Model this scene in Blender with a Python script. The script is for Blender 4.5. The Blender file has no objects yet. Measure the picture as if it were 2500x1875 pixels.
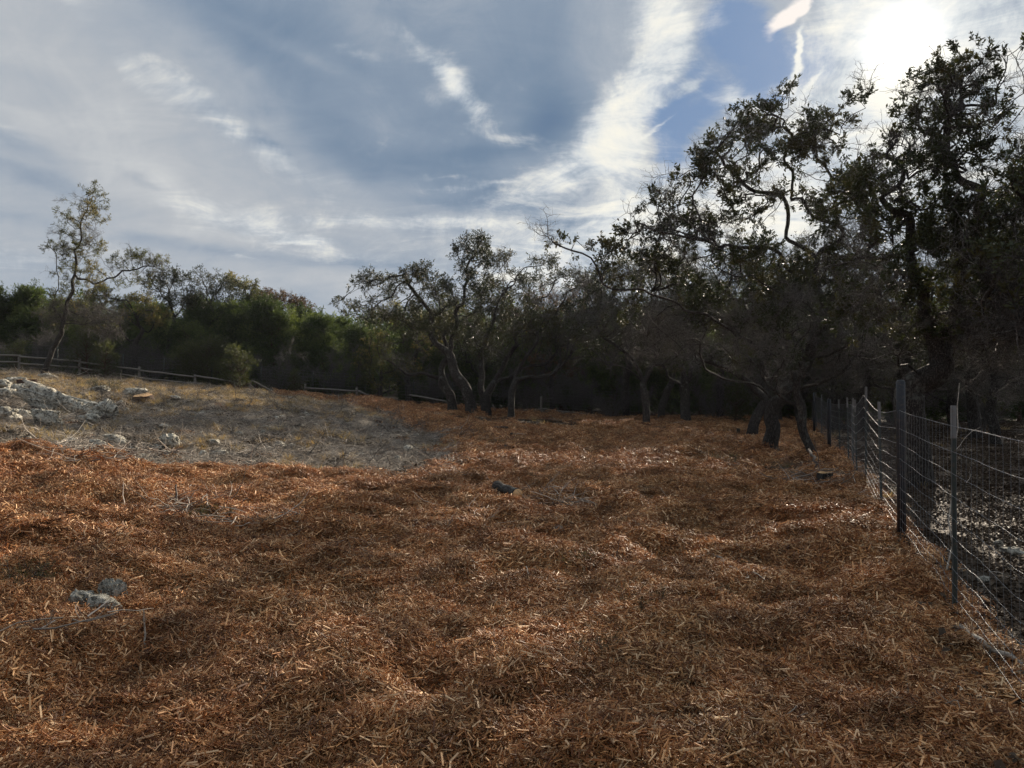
import bpy, math, random
import numpy as np
from mathutils import Vector, Matrix, Euler

SC = bpy.context.scene
COL = SC.collection
PI = math.pi
RND = random.Random(7)
NR = np.random.RandomState(11)

# ------------------------------------------------------------------ camera
F = 1870.0                       # focal length in pixels of a 2500 px wide frame
CAM_Z = 1.6
PITCH = math.atan((965 - 937.5) / F)
cam_d = bpy.data.cameras.new('camera'); cam = bpy.data.objects.new('camera', cam_d); COL.objects.link(cam)
cam.location = (0, 0, CAM_Z); cam.rotation_euler = (PI / 2 + PITCH, 0, 0)
cam_d.sensor_width = 36; cam_d.lens = F / 2500 * 36; cam_d.clip_start = 0.05; cam_d.clip_end = 3000
SC.camera = cam

SUN_AZ = math.atan((2210 - 1250) / F)
SUN_EL = math.radians(22.3)
SUN_DIR = Vector((math.sin(SUN_AZ) * math.cos(SUN_EL), math.cos(SUN_AZ) * math.cos(SUN_EL), math.sin(SUN_EL)))

# ------------------------------------------------------------------ node helpers
class NT:
    def __init__(s, tree): s.t = tree; s.n = tree.nodes; s.l = tree.links
    def new(s, typ, **kw):
        n = s.n.new(typ)
        for k, v in kw.items(): setattr(n, k, v)
        return n
    def put(s, sock, v):
        if isinstance(v, bpy.types.NodeSocket): s.l.new(v, sock)
        elif v is not None:
            try: sock.default_value = v
            except Exception: sock.default_value = tuple(v) + (1,)
    def m(s, op, a, b=None, c=None, clamp=False):
        n = s.new('ShaderNodeMath', operation=op, use_clamp=clamp)
        s.put(n.inputs[0], a)
        if b is not None: s.put(n.inputs[1], b)
        if c is not None: s.put(n.inputs[2], c)
        return n.outputs[0]
    def v(s, op, a, b=None, scale=None):
        n = s.new('ShaderNodeVectorMath', operation=op)
        s.put(n.inputs[0], a)
        if b is not None: s.put(n.inputs[1], b)
        if scale is not None: s.put(n.inputs['Scale'], scale)
        return n.outputs['Value'] if op in ('DOT_PRODUCT', 'LENGTH') else n.outputs[0]
    def noise(s, vec, scale, detail=4, rough=.55, dist=0.0, out='Fac'):
        n = s.new('ShaderNodeTexNoise'); s.put(n.inputs['Vector'], vec)
        n.inputs['Scale'].default_value = scale; n.inputs['Detail'].default_value = detail
        n.inputs['Roughness'].default_value = rough; n.inputs['Distortion'].default_value = dist
        return n.outputs[out]
    def ramp(s, fac, stops, interp='LINEAR'):
        n = s.new('ShaderNodeValToRGB'); s.put(n.inputs[0], fac); r = n.color_ramp; r.interpolation = interp
        while len(r.elements) > 1: r.elements.remove(r.elements[-1])
        r.elements[0].position = stops[0][0]; r.elements[0].color = tuple(stops[0][1]) + (1,)
        for p, c in stops[1:]:
            e = r.elements.new(p); e.color = tuple(c) + (1,)
        return n.outputs[0]
    def mix(s, f, a, b, blend='MIX'):
        n = s.new('ShaderNodeMix', data_type='RGBA', blend_type=blend)
        s.put(n.inputs[0], f); s.put(n.inputs[6], a); s.put(n.inputs[7], b)
        return n.outputs[2]
    def rng(s, v, a, b, c=0., d=1.):
        n = s.new('ShaderNodeMapRange'); s.put(n.inputs[0], v)
        for i, q in enumerate((a, b, c, d)): n.inputs[i + 1].default_value = q
        n.interpolation_type = 'SMOOTHSTEP'
        return n.outputs[0]

def lin(r, g, b): return tuple(((c / 255 + .055) / 1.055) ** 2.4 if c > 10 else c / 255 / 12.92 for c in (r, g, b))

# ------------------------------------------------------------------ world: daylight sky with high broken cloud
SKY = 0.1
def px_azel(px, py):
    X = (px - 1250) / F; Y = (937.5 - py) / F
    yy = math.cos(PITCH) - Y * math.sin(PITCH); zz = math.sin(PITCH) + Y * math.cos(PITCH)
    return math.atan2(X, yy), math.atan2(zz, math.hypot(X, yy))
W = bpy.data.worlds.new('World'); SC.world = W; W.use_nodes = True
w = NT(W.node_tree); w.n.clear()
sky = w.new('ShaderNodeTexSky', sky_type='NISHITA'); sky.sun_disc = False
sky.sun_elevation = SUN_EL; sky.sun_rotation = SUN_AZ; sky.air_density = 1.0; sky.dust_density = 0.6; sky.ozone_density = 2.0
tc = w.new('ShaderNodeTexCoord').outputs['Generated']
sp = w.new('ShaderNodeSeparateXYZ'); w.l.new(tc, sp.inputs[0]); X_, Y_, Z_ = sp.outputs
az = w.m('ARCTAN2', X_, Y_); el = w.m('ARCSINE', w.m('MAXIMUM', Z_, -1.0))
cmb = w.new('ShaderNodeCombineXYZ'); w.put(cmb.inputs[0], az); w.put(cmb.inputs[1], el); AE = cmb.outputs[0]
zz = w.m('ADD', w.m('MAXIMUM', Z_, 0.0), 0.13)
cp = w.new('ShaderNodeCombineXYZ'); w.put(cp.inputs[0], w.m('DIVIDE', X_, zz)); w.put(cp.inputs[1], w.m('DIVIDE', Y_, zz)); CP = cp.outputs[0]
wn = w.noise(CP, 1.7, 4, .6, 0, 'Color')
WARP = w.v('ADD', AE, w.v('MULTIPLY', w.v('SUBTRACT', wn, (.5, .5, .5)), (.08, .055, 0)))
WARP2 = w.v('ADD', AE, w.v('MULTIPLY', w.v('SUBTRACT', w.noise(CP, 5.0, 4, .65, 0, 'Color'), (.5, .5, .5)), (.045, .035, 0)))
def blobs(lst, start, vec):
    acc = start; sv = w.new('ShaderNodeSeparateXYZ'); w.l.new(vec, sv.inputs[0])
    for px, py, rx, ry, rot, wt in lst:
        a, e = px_azel(px, py); cs = math.cos(a)
        mp = w.new('ShaderNodeMapping', vector_type='TEXTURE'); cb = w.new('ShaderNodeCombineXYZ'); w.l.new(sv.outputs[0], cb.inputs[0]); w.l.new(sv.outputs[1], cb.inputs[1]); w.put(cb.inputs[2], acc); w.l.new(cb.outputs[0], mp.inputs[0])
        mp.inputs['Location'].default_value = (a, e, 0); mp.inputs['Rotation'].default_value = (0, 0, math.radians(rot))
        mp.inputs['Scale'].default_value = (rx / F * cs, ry / F * cs, 1e5)
        l = w.v('LENGTH', mp.outputs[0])
        g = w.m('EXPONENT', w.m('MULTIPLY', w.m('MULTIPLY', l, l), -1.0))
        acc = w.m('MULTIPLY_ADD', g, wt, acc)
    return acc
nA = w.noise(AE, 10.0, 7, .66, .6); nB = w.noise(w.v('MULTIPLY', CP, (1.0, 1.3, 1.0)), 3.4, 6, .66, .8)
cld = w.noise(CP, 1.1, 3, .6, .5)
FN = w.m('SUBTRACT', w.m('MULTIPLY_ADD', nA, .55, w.m('MULTIPLY', nB, .45)), .5)
# grey veil: pale and dull parts of the high overcast
VB = [(90, 190, 400, 230, -40, .13), (420, 440, 420, 120, -28, .10),
      (110, 215, 120, 46, -10, -.07), (20, 325, 120, 30, -25, -.16), (110, 440, 150, 22, -14, -.14), (360, 440, 60, 12, -10, -.12), (665, 355, 44, 18, -24, -.20),
      (560, 20, 260, 80, -20, -.16), (700, 150, 200, 60, -38, -.08), (830, 330, 160, 50, -36, -.14), (1040, 420, 220, 50, -10, -.20),
      (1300, 70, 160, 150, 0, -.22), (1350, 250, 80, 90, 0, -.20), (1340, 310, 80, 36, 30, -.24), (1180, 380, 110, 22, 4, -.16),
      (980, 130, 260, 46, -36, .10), (720, 110, 160, 20, -14, .12), (1600, 120, 16, 50, -24, -.20), (1470, 400, 60, 14, 5, -.2),
      (1240, 470, 120, 10, 8, -.16), (1390, 545, 110, 10, 4, -.30), (1180, 505, 160, 12, -3, -.16), (1650, 478, 110, 14, 0, -.34), (830, 640, 300, 20, -3, -.12), (420, 600, 300, 26, -6, -.08),
      (300, 560, 420, 16, 3, .06), (900, 700, 500, 40, 0, .04)]
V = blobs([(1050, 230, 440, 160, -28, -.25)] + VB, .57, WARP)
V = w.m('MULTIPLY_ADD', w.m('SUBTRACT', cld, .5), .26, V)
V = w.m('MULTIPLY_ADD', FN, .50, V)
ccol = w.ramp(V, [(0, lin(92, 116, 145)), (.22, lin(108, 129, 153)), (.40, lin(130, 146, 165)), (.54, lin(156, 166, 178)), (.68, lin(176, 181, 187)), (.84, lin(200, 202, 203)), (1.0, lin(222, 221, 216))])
# blue gaps
CL = blobs([(1622, 330, 44, 90, 14, 1.1), (1600, 250, 70, 36, 20, 1.0), (1700, 290, 80, 44, 44, .8), (1650, 430, 70, 26, 20, .7), (1700, 170, 70, 40, -40, .5),
            (1840, 110, 130, 60, -24, 1.0), (1900, 200, 120, 50, 10, 1.0), (1990, 120, 50, 60, 0, .7), (1790, 30, 90, 50, 0, .8)], 0.0, WARP2)
CL = w.m('MULTIPLY', w.rng(w.m('MULTIPLY_ADD', FN, -2.0, CL), .20, .95), .86)
CLR = w.mix(.85, w.v('SCALE', sky.outputs[0], scale=SKY * .42), lin(88, 128, 176))
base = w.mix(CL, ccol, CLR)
# bright broken cloud
WB = [(1600, 40, 84, 110, 0, .80), (1640, 120, 50, 80, 0, .60), (1570, 210, 90, 50, 40, .70), (1440, 350, 150, 60, 40, .60), (1515, 360, 72, 100, 0, .80), (1330, 450, 200, 40, 18, .42), (1230, 440, 120, 14, 10, .2),
      (1105, 190, 80, 34, -38, .62), (1150, 260, 60, 34, -50, .50), (1250, 335, 80, 18, -12, .46), (1000, 110, 140, 36, -38, .40), (860, 130, 110, 20, -12, .36), (1060, 250, 60, 20, -40, .3), (1130, 430, 130, 9, -4, .30), (1120, 455, 90, 9, 6, .34),
      (1350, 600, 330, 100, 3, .60), (1250, 680, 200, 24, 0, .25), (1480, 690, 260, 80, 0, .5), (1100, 540, 160, 12, -4, .2), (640, 570, 220, 26, -12, .50), (570, 615, 90, 8, -14, .34), (760, 590, 120, 10, 6, .26), (900, 545, 260, 18, 0, .40), (60, 330, 60, 30, -10, .25), (60, 640, 150, 22, 0, .42), (300, 600, 200, 20, 0, .2), (250, 90, 260, 30, -42, .34), (480, 250, 240, 40, -38, .42), (700, 400, 200, 34, -32, .38), (600, 520, 340, 40, -14, .26), (850, 450, 90, 20, -16, .22),
      (1640, 235, 90, 16, 16, .5), (1760, 60, 70, 30, -50, .3), (1690, 120, 50, 60, -20, .25), (1800, 210, 60, 40, -40, .25), (1700, 205, 46, 14, 30, .42), (1620, 300, 60, 5, 34, .40), (1760, 180, 90, 22, -40, .42), (1750, 250, 70, 26, -30, .40), (1932, 200, 12, 34, -8, .50), (1946, 125, 7, 44, -16, .85), (1985, 195, 5, 34, -36, .40), (1960, 245, 80, 16, -30, .42), (1845, 270, 90, 20, -30, .35),
      (1600, 545, 180, 80, 0, .62), (1790, 500, 200, 130, 0, .62), (1980, 400, 240, 140, 20, .85), (2180, 110, 190, 190, 0, .75), (2350, 60, 240, 110, 0, .7), (2430, 350, 300, 260, 0, .8), (2090, 10, 110, 60, -40, .5)]
Wt = blobs(WB, 0.0, WARP2)
Wn = w.m('ADD', Wt, w.m('MULTIPLY', FN, 1.9))
M1 = w.m('MULTIPLY', w.rng(Wn, .16, 1.02), .95)
wcol = w.ramp(w.m('SUBTRACT', w.m('ADD', w.m('MULTIPLY_ADD', nB, 1.6, w.m('MULTIPLY', nA, 1.5)), w.m('MULTIPLY', Wt, .16)), 1.05), [(.22, lin(150, 163, 180)), (.42, lin(184, 193, 201)), (.60, lin(212, 216, 218)), (.80, lin(233, 232, 225)), (1.0, lin(244, 240, 226))])
base = w.mix(M1, base, wcol)
irid = w.rng(w.m('ADD', blobs([(1910, 48, 66, 20, 33, 1.0), (1960, 15, 60, 12, 33, .8)], 0.0, WARP2), w.m('MULTIPLY', FN, 2.2)), .30, .95)
base = w.mix(irid, base, lin(240, 232, 226))
# pale band low over the horizon
hz = w.rng(el, 0.0, .20, 1.0, 0.0)
base = w.mix(w.m('MULTIPLY', hz, .18), base, lin(158, 176, 194))
cosg = w.m('MAXIMUM', w.v('DOT_PRODUCT', tc, tuple(SUN_DIR)), 0.0)
g1 = w.m('MULTIPLY', w.m('POWER', cosg, 2400.0), 1.2)
g2 = w.m('MULTIPLY', w.m('POWER', cosg, 150.0), .06)
g3 = w.m('MULTIPLY', w.m('POWER', cosg, 20.0), .03)
glow = w.v('ADD', w.v('SCALE', (1.0, .97, .90), scale=g1), w.v('SCALE', (1.0, .93, .78), scale=w.m('ADD', g2, g3)))
low = w.rng(Z_, -.05, 0.0)
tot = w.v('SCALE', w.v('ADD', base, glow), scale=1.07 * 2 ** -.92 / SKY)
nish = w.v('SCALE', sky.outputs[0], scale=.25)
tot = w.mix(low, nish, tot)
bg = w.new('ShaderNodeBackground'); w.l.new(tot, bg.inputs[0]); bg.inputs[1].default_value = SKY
wo = w.new('ShaderNodeOutputWorld'); w.l.new(bg.outputs[0], wo.inputs[0])
W.cycles.sampling_method = 'MANUAL'; W.cycles.sample_map_resolution = 512

sun_d = bpy.data.lights.new('sun', 'SUN'); sun = bpy.data.objects.new('sun', sun_d); COL.objects.link(sun)
sun_d.energy = 5.0; sun_d.angle = math.radians(1.2); sun_d.color = (1.0, .87, .70)
sun.rotation_euler = SUN_DIR.to_track_quat('Z', 'Y').to_euler(); sun.location = (30, 60, 40)
vs = SC.view_settings; vs.view_transform = 'Standard'; vs.look = 'None'; vs.exposure = 0.92; vs.gamma = 1.0; vs.use_curve_mapping = False
SC.cycles.max_bounces = 5; SC.cycles.diffuse_bounces = 3; SC.cycles.glossy_bounces = 2; SC.cycles.transmission_bounces = 2
SC.cycles.transparent_max_bounces = 4; SC.cycles.sample_clamp_indirect = 4.0; SC.cycles.sample_clamp_direct = 4.0

# ------------------------------------------------------------------ numpy noise
def _hash(i, j, k, s):
    n = (i * 374761393 + j * 668265263 + k * 2147483647 + s * 974634777) & 0xffffffff
    n = ((n ^ (n >> 13)) * 1274126177) & 0xffffffff
    return ((n ^ (n >> 16)) & 0xffff) / 65535.0
def vnoise(p, s=0):
    p = np.asarray(p, float); i = np.floor(p).astype(np.int64); f = p - i; f = f * f * (3 - 2 * f); r = 0
    for a in (0, 1):
        for b in (0, 1):
            for c in (0, 1):
                wgt = (f[..., 0] if a else 1 - f[..., 0]) * (f[..., 1] if b else 1 - f[..., 1]) * (f[..., 2] if c else 1 - f[..., 2])
                r = r + wgt * _hash(i[..., 0] + a, i[..., 1] + b, i[..., 2] + c, s)
    return r * 2 - 1
def fbm(p, o=4, s=0, g=.5):
    r = 0; a = 1.0; p = np.asarray(p, float)
    for k in range(o): r = r + a * vnoise(p * 2.03 ** k + k * 7.3, s + k); a *= g
    return r
def p3(x, y, z=0.0): return np.stack(np.broadcast_arrays(x, y, z), -1).astype(float)
def sstep(a, b, x): t = np.clip((x - a) / (b - a), 0, 1); return t * t * (3 - 2 * t)

# ------------------------------------------------------------------ ground shape
DR = [0, 2, 5, 8, 12, 16, 22, 30, 40, 55, 90, 200, 900]
TAB = [(-180, [0] * 13), (-110, [0, .05, .3, .6, 1, 1.1, 1.5, 2.4, 3.3, 3.6, 4.5, 12, 20]),
       (-45, [0, 0, .25, .6, 1.0, 1.1, 1.5, 2.4, 3.3, 3.7, 4.5, 12, 20]),
       (-33.8, [0, 0, .15, .42, .80, .78, 1.15, 2.1, 2.98, 3.3, 4.2, 12, 20]),
       (-24.5, [0, 0, .04, .12, .26, .36, .80, 1.62, 2.2, 2.7, 3.8, 12, 20]),
       (-13.5, [0, 0, 0, .03, .10, .14, .36, .92, 1.45, 1.8, 3.2, 11, 20]),
       (-1.5, [0, 0, 0, 0, .05, .08, .13, .32, .66, .9, 2.6, 11, 20]),
       (10.6, [0, 0, 0, 0, .02, .03, .06, .10, .30, .5, 2.4, 11, 20]),
       (21.8, [0, 0, 0, .02, .05, .0, .02, .15, .3, .4, 2.4, 11, 20]),
       (27, [0, 0, 0, .04, .12, .03, -.05, .05, .2, .3, 2.4, 11, 20]),
       (34, [0, 0, -.05, -.05, .0, .0, 0, .1, .2, .3, 2.4, 11, 20]), (60, [0, 0, -.1, -.1, 0, 0, 0, .1, .2, .3, 2.4, 11, 20]), (180, [0] * 13)]
_ag = np.linspace(-180, 180, 241); _lg = np.linspace(math.log(1.0), math.log(900), 90)
_H = np.array([np.interp(np.exp(_lg), DR, r) for _, r in TAB])
_H = np.array([np.interp(_ag, [a for a, _ in TAB], _H[:, j]) for j in range(len(_lg))]).T
for _ in range(5):
    _H[1:-1] = (_H[:-2] + 2 * _H[1:-1] + _H[2:]) / 4
for _ in range(2):
    _H[:, 1:-1] = (_H[:, :-2] + 2 * _H[:, 1:-1] + _H[:, 2:]) / 4
def gbase(x, y):
    x = np.asarray(x, float); y = np.asarray(y, float)
    a = np.degrees(np.arctan2(x, y)); r = np.hypot(x, y)
    d = np.maximum(r * np.cos(np.radians(np.minimum(np.abs(a), 55))), 1.0)
    u = np.clip((a + 180) / 360 * 240, 0, 239.999); v = np.clip((np.log(d) - _lg[0]) / (_lg[1] - _lg[0]), 0, 88.999)
    i = u.astype(int); j = v.astype(int); fu = u - i; fv = v - j
    return (_H[i, j] * (1 - fu) * (1 - fv) + _H[i + 1, j] * fu * (1 - fv) + _H[i, j + 1] * (1 - fu) * fv + _H[i + 1, j + 1] * fu * fv)
# where the wood chips lie: (pixel column, near and far limit of the grey clearing in metres)
_cx = [-900, 0, 250, 400, 620, 800, 1000, 1080, 1140, 1165]
_cn = [11.5, 12.0, 12.6, 12.8, 13.2, 13.7, 14.0, 15.5, 18.0, 20.0]
_fx = [-900, 600, 700, 850, 980, 1080, 1140, 1165]
_ff = [60, 60, 39.0, 34, 27.5, 24, 21.5, 20.0]
FENCE = [(1.1, .0), (3.24, 5.65), (4.11, 8.1), (5.09, 10.6), (5.8, 12.6), (6.62, 14.75), (7.5, 16.9), (8.02, 18.3), (8.63, 20.2), (9.9, 24), (11.3, 28), (12.7, 32), (14.1, 36)]
def fence_x(y): return np.interp(y, [p[1] for p in FENCE], [p[0] for p in FENCE])
def masks(x, y):
    px = 1250 + F * x / np.maximum(y, .3); d = y
    wob = fbm(p3(x * .6, y * .6, 3), 5, 21, .6) * .9; px = px + 70 * fbm(p3(x * .35, y * .35, 8), 4, 22, .6) * sstep(15, 20, y)
    near = np.interp(px, _cx, _cn); far = np.interp(px, _fx, _ff)
    g = sstep(-.3, .5, d - near + wob * .75) * sstep(-1.5, 1.5, far - d + wob * 3.2) * sstep(1190, 1100, px)
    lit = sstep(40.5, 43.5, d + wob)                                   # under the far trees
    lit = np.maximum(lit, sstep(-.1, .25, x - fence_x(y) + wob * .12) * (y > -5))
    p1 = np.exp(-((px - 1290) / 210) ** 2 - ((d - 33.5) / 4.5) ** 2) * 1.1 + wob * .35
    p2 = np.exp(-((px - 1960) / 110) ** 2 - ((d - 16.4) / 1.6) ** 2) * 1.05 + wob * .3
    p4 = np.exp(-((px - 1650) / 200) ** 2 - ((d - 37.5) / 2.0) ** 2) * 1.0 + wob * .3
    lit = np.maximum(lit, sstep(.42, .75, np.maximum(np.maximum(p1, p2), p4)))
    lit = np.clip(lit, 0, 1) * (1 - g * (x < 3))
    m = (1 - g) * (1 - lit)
    grass = g * sstep(24, 33, d + wob) * sstep(950, 600, px)
    return m, g, lit, grass
def gz(x, y):
    x = np.asarray(x, float); y = np.asarray(y, float)
    m, g, l, gr = masks(x, y); q = p3(x, y)
    r = np.hypot(x, y); fade = sstep(300, 60, r)
    h = fbm(q * .55, 3, 3) * .065 + fbm(q * 1.9 + 9, 3, 5) * .125 * (m + .5 * g) + .045 * np.abs(fbm(q * 1.15 + 3, 2, 15)) * m + np.abs(fbm(q * 4.5, 2, 8)) * (.016 + .022 * m)
    h = h + g * fbm(q * 1.1 + 4, 4, 12) * .09 + (m - .5) * .05
    return gbase(x, y) + h * fade
def gz1(x, y): return float(gz(np.array([x]), np.array([y]))[0])

def P(px, py, d):
    X = (px - 1250) / F; Y = (937.5 - py) / F
    yy = math.cos(PITCH) - Y * math.sin(PITCH); z2 = math.sin(PITCH) + Y * math.cos(PITCH)
    return Vector((X * d / yy, d, CAM_Z + z2 * d / yy))
def G(px, py):
    """the ground point seen at a pixel of the photograph"""
    ds = np.concatenate([np.arange(2, 12, .04), np.arange(12, 60, .1)])
    X = (px - 1250) / F; Y = (937.5 - py) / F
    yy = math.cos(PITCH) - Y * math.sin(PITCH); z2 = math.sin(PITCH) + Y * math.cos(PITCH)
    hx = X * ds / yy; hz_ = CAM_Z + z2 * ds / yy; gg = gz(hx, ds)
    k = np.argmax(gg >= hz_) if np.any(gg >= hz_) else len(ds) - 1
    return Vector((hx[k], ds[k], gg[k]))

# ------------------------------------------------------------------ materials
def newmat(name):
    m = bpy.data.materials.new(name); m.use_nodes = True; t = NT(m.node_tree)
    b = t.n.get('Principled BSDF'); return m, t, b
def attr(t, name, typ='GEOMETRY', out='Color'):
    n = t.new('ShaderNodeAttribute', attribute_name=name, attribute_type=typ); return n.outputs[out]
def bump(t, b, h, strength=.5, dist=.02):
    n = t.new('ShaderNodeBump'); n.inputs['Strength'].default_value = strength; n.inputs['Distance'].default_value = dist
    t.l.new(h, n.inputs['Height']); t.l.new(n.outputs[0], b.inputs['Normal'])

def mat_ground():
    m, t, b = newmat('earth_and_mulch'); pos = t.new('ShaderNodeNewGeometry').outputs['Position']
    mu = attr(t, 'mulch', out='Fac'); gr = attr(t, 'grass', out='Fac'); li = attr(t, 'litter', out='Fac')
    n1 = t.noise(pos, 38, 6, .75, 1.0); n2 = t.noise(pos, 1.3, 5, .6); n3 = t.noise(t.v('MULTIPLY', pos, (90, 26, 60)), 1.0, 4, .7, .8)
    f = t.m('ADD', t.m('MULTIPLY', n1, .55), t.m('MULTIPLY', n3, .5))
    chips = t.ramp(f, [(.30, (.03, .014, .006)), (.46, (.11, .050, .020)), (.60, (.24, .115, .050)), (.74, (.42, .26, .14))])
    chips = t.mix(t.rng(n2, .35, .7), chips, (.9, .55, .38), 'MULTIPLY')
    deb = t.ramp(f, [(.32, (.035, .027, .020)), (.46, (.13, .103, .075)), (.58, (.28, .235, .18)), (.72, (.54, .49, .41))])
    dry = t.ramp(f, [(.3, (.08, .06, .04)), (.5, (.27, .21, .135)), (.7, (.50, .42, .30))])
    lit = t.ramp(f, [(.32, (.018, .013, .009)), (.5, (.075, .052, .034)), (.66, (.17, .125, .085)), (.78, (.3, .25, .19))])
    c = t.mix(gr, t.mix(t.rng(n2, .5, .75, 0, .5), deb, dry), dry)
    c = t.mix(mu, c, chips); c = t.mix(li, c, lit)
    t.l.new(c, b.inputs['Base Color']); b.inputs['Roughness'].default_value = .85; b.inputs['Specular IOR Level'].default_value = .3
    bump(t, b, f, 1.0, .03)
    return m
def mat_piece(name, rough=.6, tint_a=(1, 1, 1), tint_b=(.6, .5, .45), spec=.3, wave=False, transl=0.0, world_scale=.8):
    """small loose piece: colour per piece from the 'col' attribute, drifting over the ground"""
    m, t, b = newmat(name); pos = t.new('ShaderNodeNewGeometry').outputs['Position']
    col = attr(t, 'col')
    ri = t.new('ShaderNodeObjectInfo').outputs['Random']
    n = t.noise(pos, world_scale, 4, .6)
    c = t.mix(t.rng(n, .34, .66), tuple(tint_a) + (1,), tuple(tint_b) + (1,))
    c = t.mix(1.0, col, c, 'MULTIPLY')
    c = t.mix(1.0, c, t.v('SCALE', (1, 1, 1), scale=t.m('MULTIPLY_ADD', ri, .55, t.rng(t.noise(pos, 2.3, 4, .65), .34, .60, .45, 1.0))), 'MULTIPLY')
    t.l.new(c, b.inputs['Base Color']); b.inputs['Roughness'].default_value = rough; b.inputs['Specular IOR Level'].default_value = spec
    if transl > 0:
        tr = t.new('ShaderNodeBsdfTranslucent'); t.l.new(t.mix(1.0, c, (1.3, 1.25, .6, 1), 'MULTIPLY'), tr.inputs[0])
        mx = t.new('ShaderNodeMixShader'); mx.inputs[0].default_value = transl
        out = t.n.get('Material Output'); t.l.new(b.outputs[0], mx.inputs[1]); t.l.new(tr.outputs[0], mx.inputs[2]); t.l.new(mx.outputs[0], out.inputs[0])
    return m
def mat_leaf(name, ca, cb, rough=.32, transl=.28, third=None):
    m, t, b = newmat(name)
    col = attr(t, 'col', out='Fac'); tint = attr(t, 'tint', 'INSTANCER', 'Fac')
    c = t.mix(col, tuple(ca) + (1,), tuple(cb) + (1,))
    if third: c = t.mix(t.rng(tint, .6, 1.0), c, tuple(third) + (1,))
    c = t.mix(1.0, c, t.v('SCALE', (1, 1, 1), scale=t.m('MULTIPLY_ADD', tint, .7, .65)), 'MULTIPLY')
    t.l.new(c, b.inputs['Base Color']); b.inputs['Roughness'].default_value = rough; b.inputs['Specular IOR Level'].default_value = .28
    tr = t.new('ShaderNodeBsdfTranslucent'); t.l.new(t.mix(1.0, c, (1.5, 1.5, .7, 1), 'MULTIPLY'), tr.inputs[0])
    mx = t.new('ShaderNodeMixShader'); mx.inputs[0].default_value = transl
    out = t.n.get('Material Output'); t.l.new(b.outputs[0], mx.inputs[1]); t.l.new(tr.outputs[0], mx.inputs[2]); t.l.new(mx.outputs[0], out.inputs[0])
    return m
def mat_bark(name, dark, light, scale=1.0):
    m, t, b = newmat(name); pos = t.new('ShaderNodeTexCoord').outputs['Object']
    w1 = t.v('ADD', t.v('MULTIPLY', pos, (34 * scale, 34 * scale, 5.5 * scale)), t.v('SCALE', t.noise(pos, 7, 4, .6, 0, 'Color'), scale=3.5))
    vo = t.new('ShaderNodeTexVoronoi', feature='DISTANCE_TO_EDGE'); t.l.new(w1, vo.inputs['Vector']); vo.inputs['Scale'].default_value = 1
    n = t.noise(pos, 30, 5, .65)
    f = t.m('ADD', t.rng(vo.outputs[0], 0, .32, 0, .36), t.m('MULTIPLY', n, .78))
    lich = t.rng(t.noise(pos, 3.2, 5, .7), .55, .68)
    c = t.ramp(f, [(.2, tuple(x * .35 for x in dark)), (.5, dark), (.9, light)])
    c = t.mix(t.m('MULTIPLY', lich, .6), c, (.19, .2, .175, 1))
    t.l.new(c, b.inputs['Base Color']); b.inputs['Roughness'].default_value = .85; b.inputs['Specular IOR Level'].default_value = .25
    bump(t, b, f, 1.0, .03)
    return m
def mat_rock():
    m, t, b = newmat('pitted_limestone'); pos = t.new('ShaderNodeTexCoord').outputs['Object']
    n1 = t.noise(pos, 7.5, 6, .7, .6); n2 = t.noise(pos, 26, 5, .75, .3); vo = t.new('ShaderNodeTexVoronoi'); t.l.new(pos, vo.inputs['Vector']); vo.inputs['Scale'].default_value = 16
    ri = t.new('ShaderNodeObjectInfo').outputs['Random']
    f = t.m('ADD', t.m('MULTIPLY', n1, .55), t.m('MULTIPLY', n2, .45))
    c = t.ramp(f, [(.40, (.07, .064, .052)), (.455, (.26, .245, .205)), (.52, (.52, .49, .41)), (.62, (.74, .70, .60))])
    c = t.mix(t.m('MULTIPLY', t.rng(t.noise(pos, 2.2, 3, .5), .55, .7), t.m('MULTIPLY', ri, .7)), c, (.42, .27, .14, 1))
    pit = t.rng(vo.outputs['Distance'], .12, .3)
    c = t.mix(t.m('MULTIPLY', t.m('SUBTRACT', 1.0, pit), .7), c, (.03, .03, .026, 1))
    t.l.new(c, b.inputs['Base Color']); b.inputs['Roughness'].default_value = .9; b.inputs['Specular IOR Level'].default_value = .2
    bump(t, b, t.m('ADD', f, t.m('MULTIPLY', pit, .5)), 1.0, .07)
    return m
def mat_wood(name, a, bcol, axis_scale=(3, 40, 40), rough=.8):
    m, t, b = newmat(name); pos = t.new('ShaderNodeTexCoord').outputs['Object']
    n = t.noise(t.v('MULTIPLY', pos, axis_scale), 1.0, 5, .65, .4); n2 = t.noise(pos, 2.0, 4, .6)
    c = t.mix(t.rng(n, .3, .7), tuple(a) + (1,), tuple(bcol) + (1,)); c = t.mix(t.m('MULTIPLY', n2, .5), c, tuple(x * .5 for x in a) + (1,))
    t.l.new(c, b.inputs['Base Color']); b.inputs['Roughness'].default_value = rough
    bump(t, b, n, .6, .01)
    return m
def mat_metal(name, c, rough=.45, metal=.0):
    m, t, b = newmat(name); pos = t.new('ShaderNodeTexCoord').outputs['Object']
    n = t.noise(pos, 25, 5, .7); col = t.mix(t.rng(n, .5, .75, 0, .5), tuple(c) + (1,), (.16, .10, .06, 1))
    t.l.new(col, b.inputs['Base Color']); b.inputs['Roughness'].default_value = rough; b.inputs['Metallic'].default_value = metal
    return m
M_GROUND = mat_ground()
M_CHIP = mat_piece('wood_chip', .62, (.84, .73, .63), (.70, .54, .44))
M_LITTER = mat_piece('fallen_leaf', .65, (1, 1, 1), (.75, .65, .6), .1)
M_TWIG = mat_piece('dead_twig', .7, (1, 1, 1), (.7, .66, .62))
M_GRASSB = mat_piece('dry_grass_blade', .7, (1, .97, .9), (.85, .70, .55), transl=.3)
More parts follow.
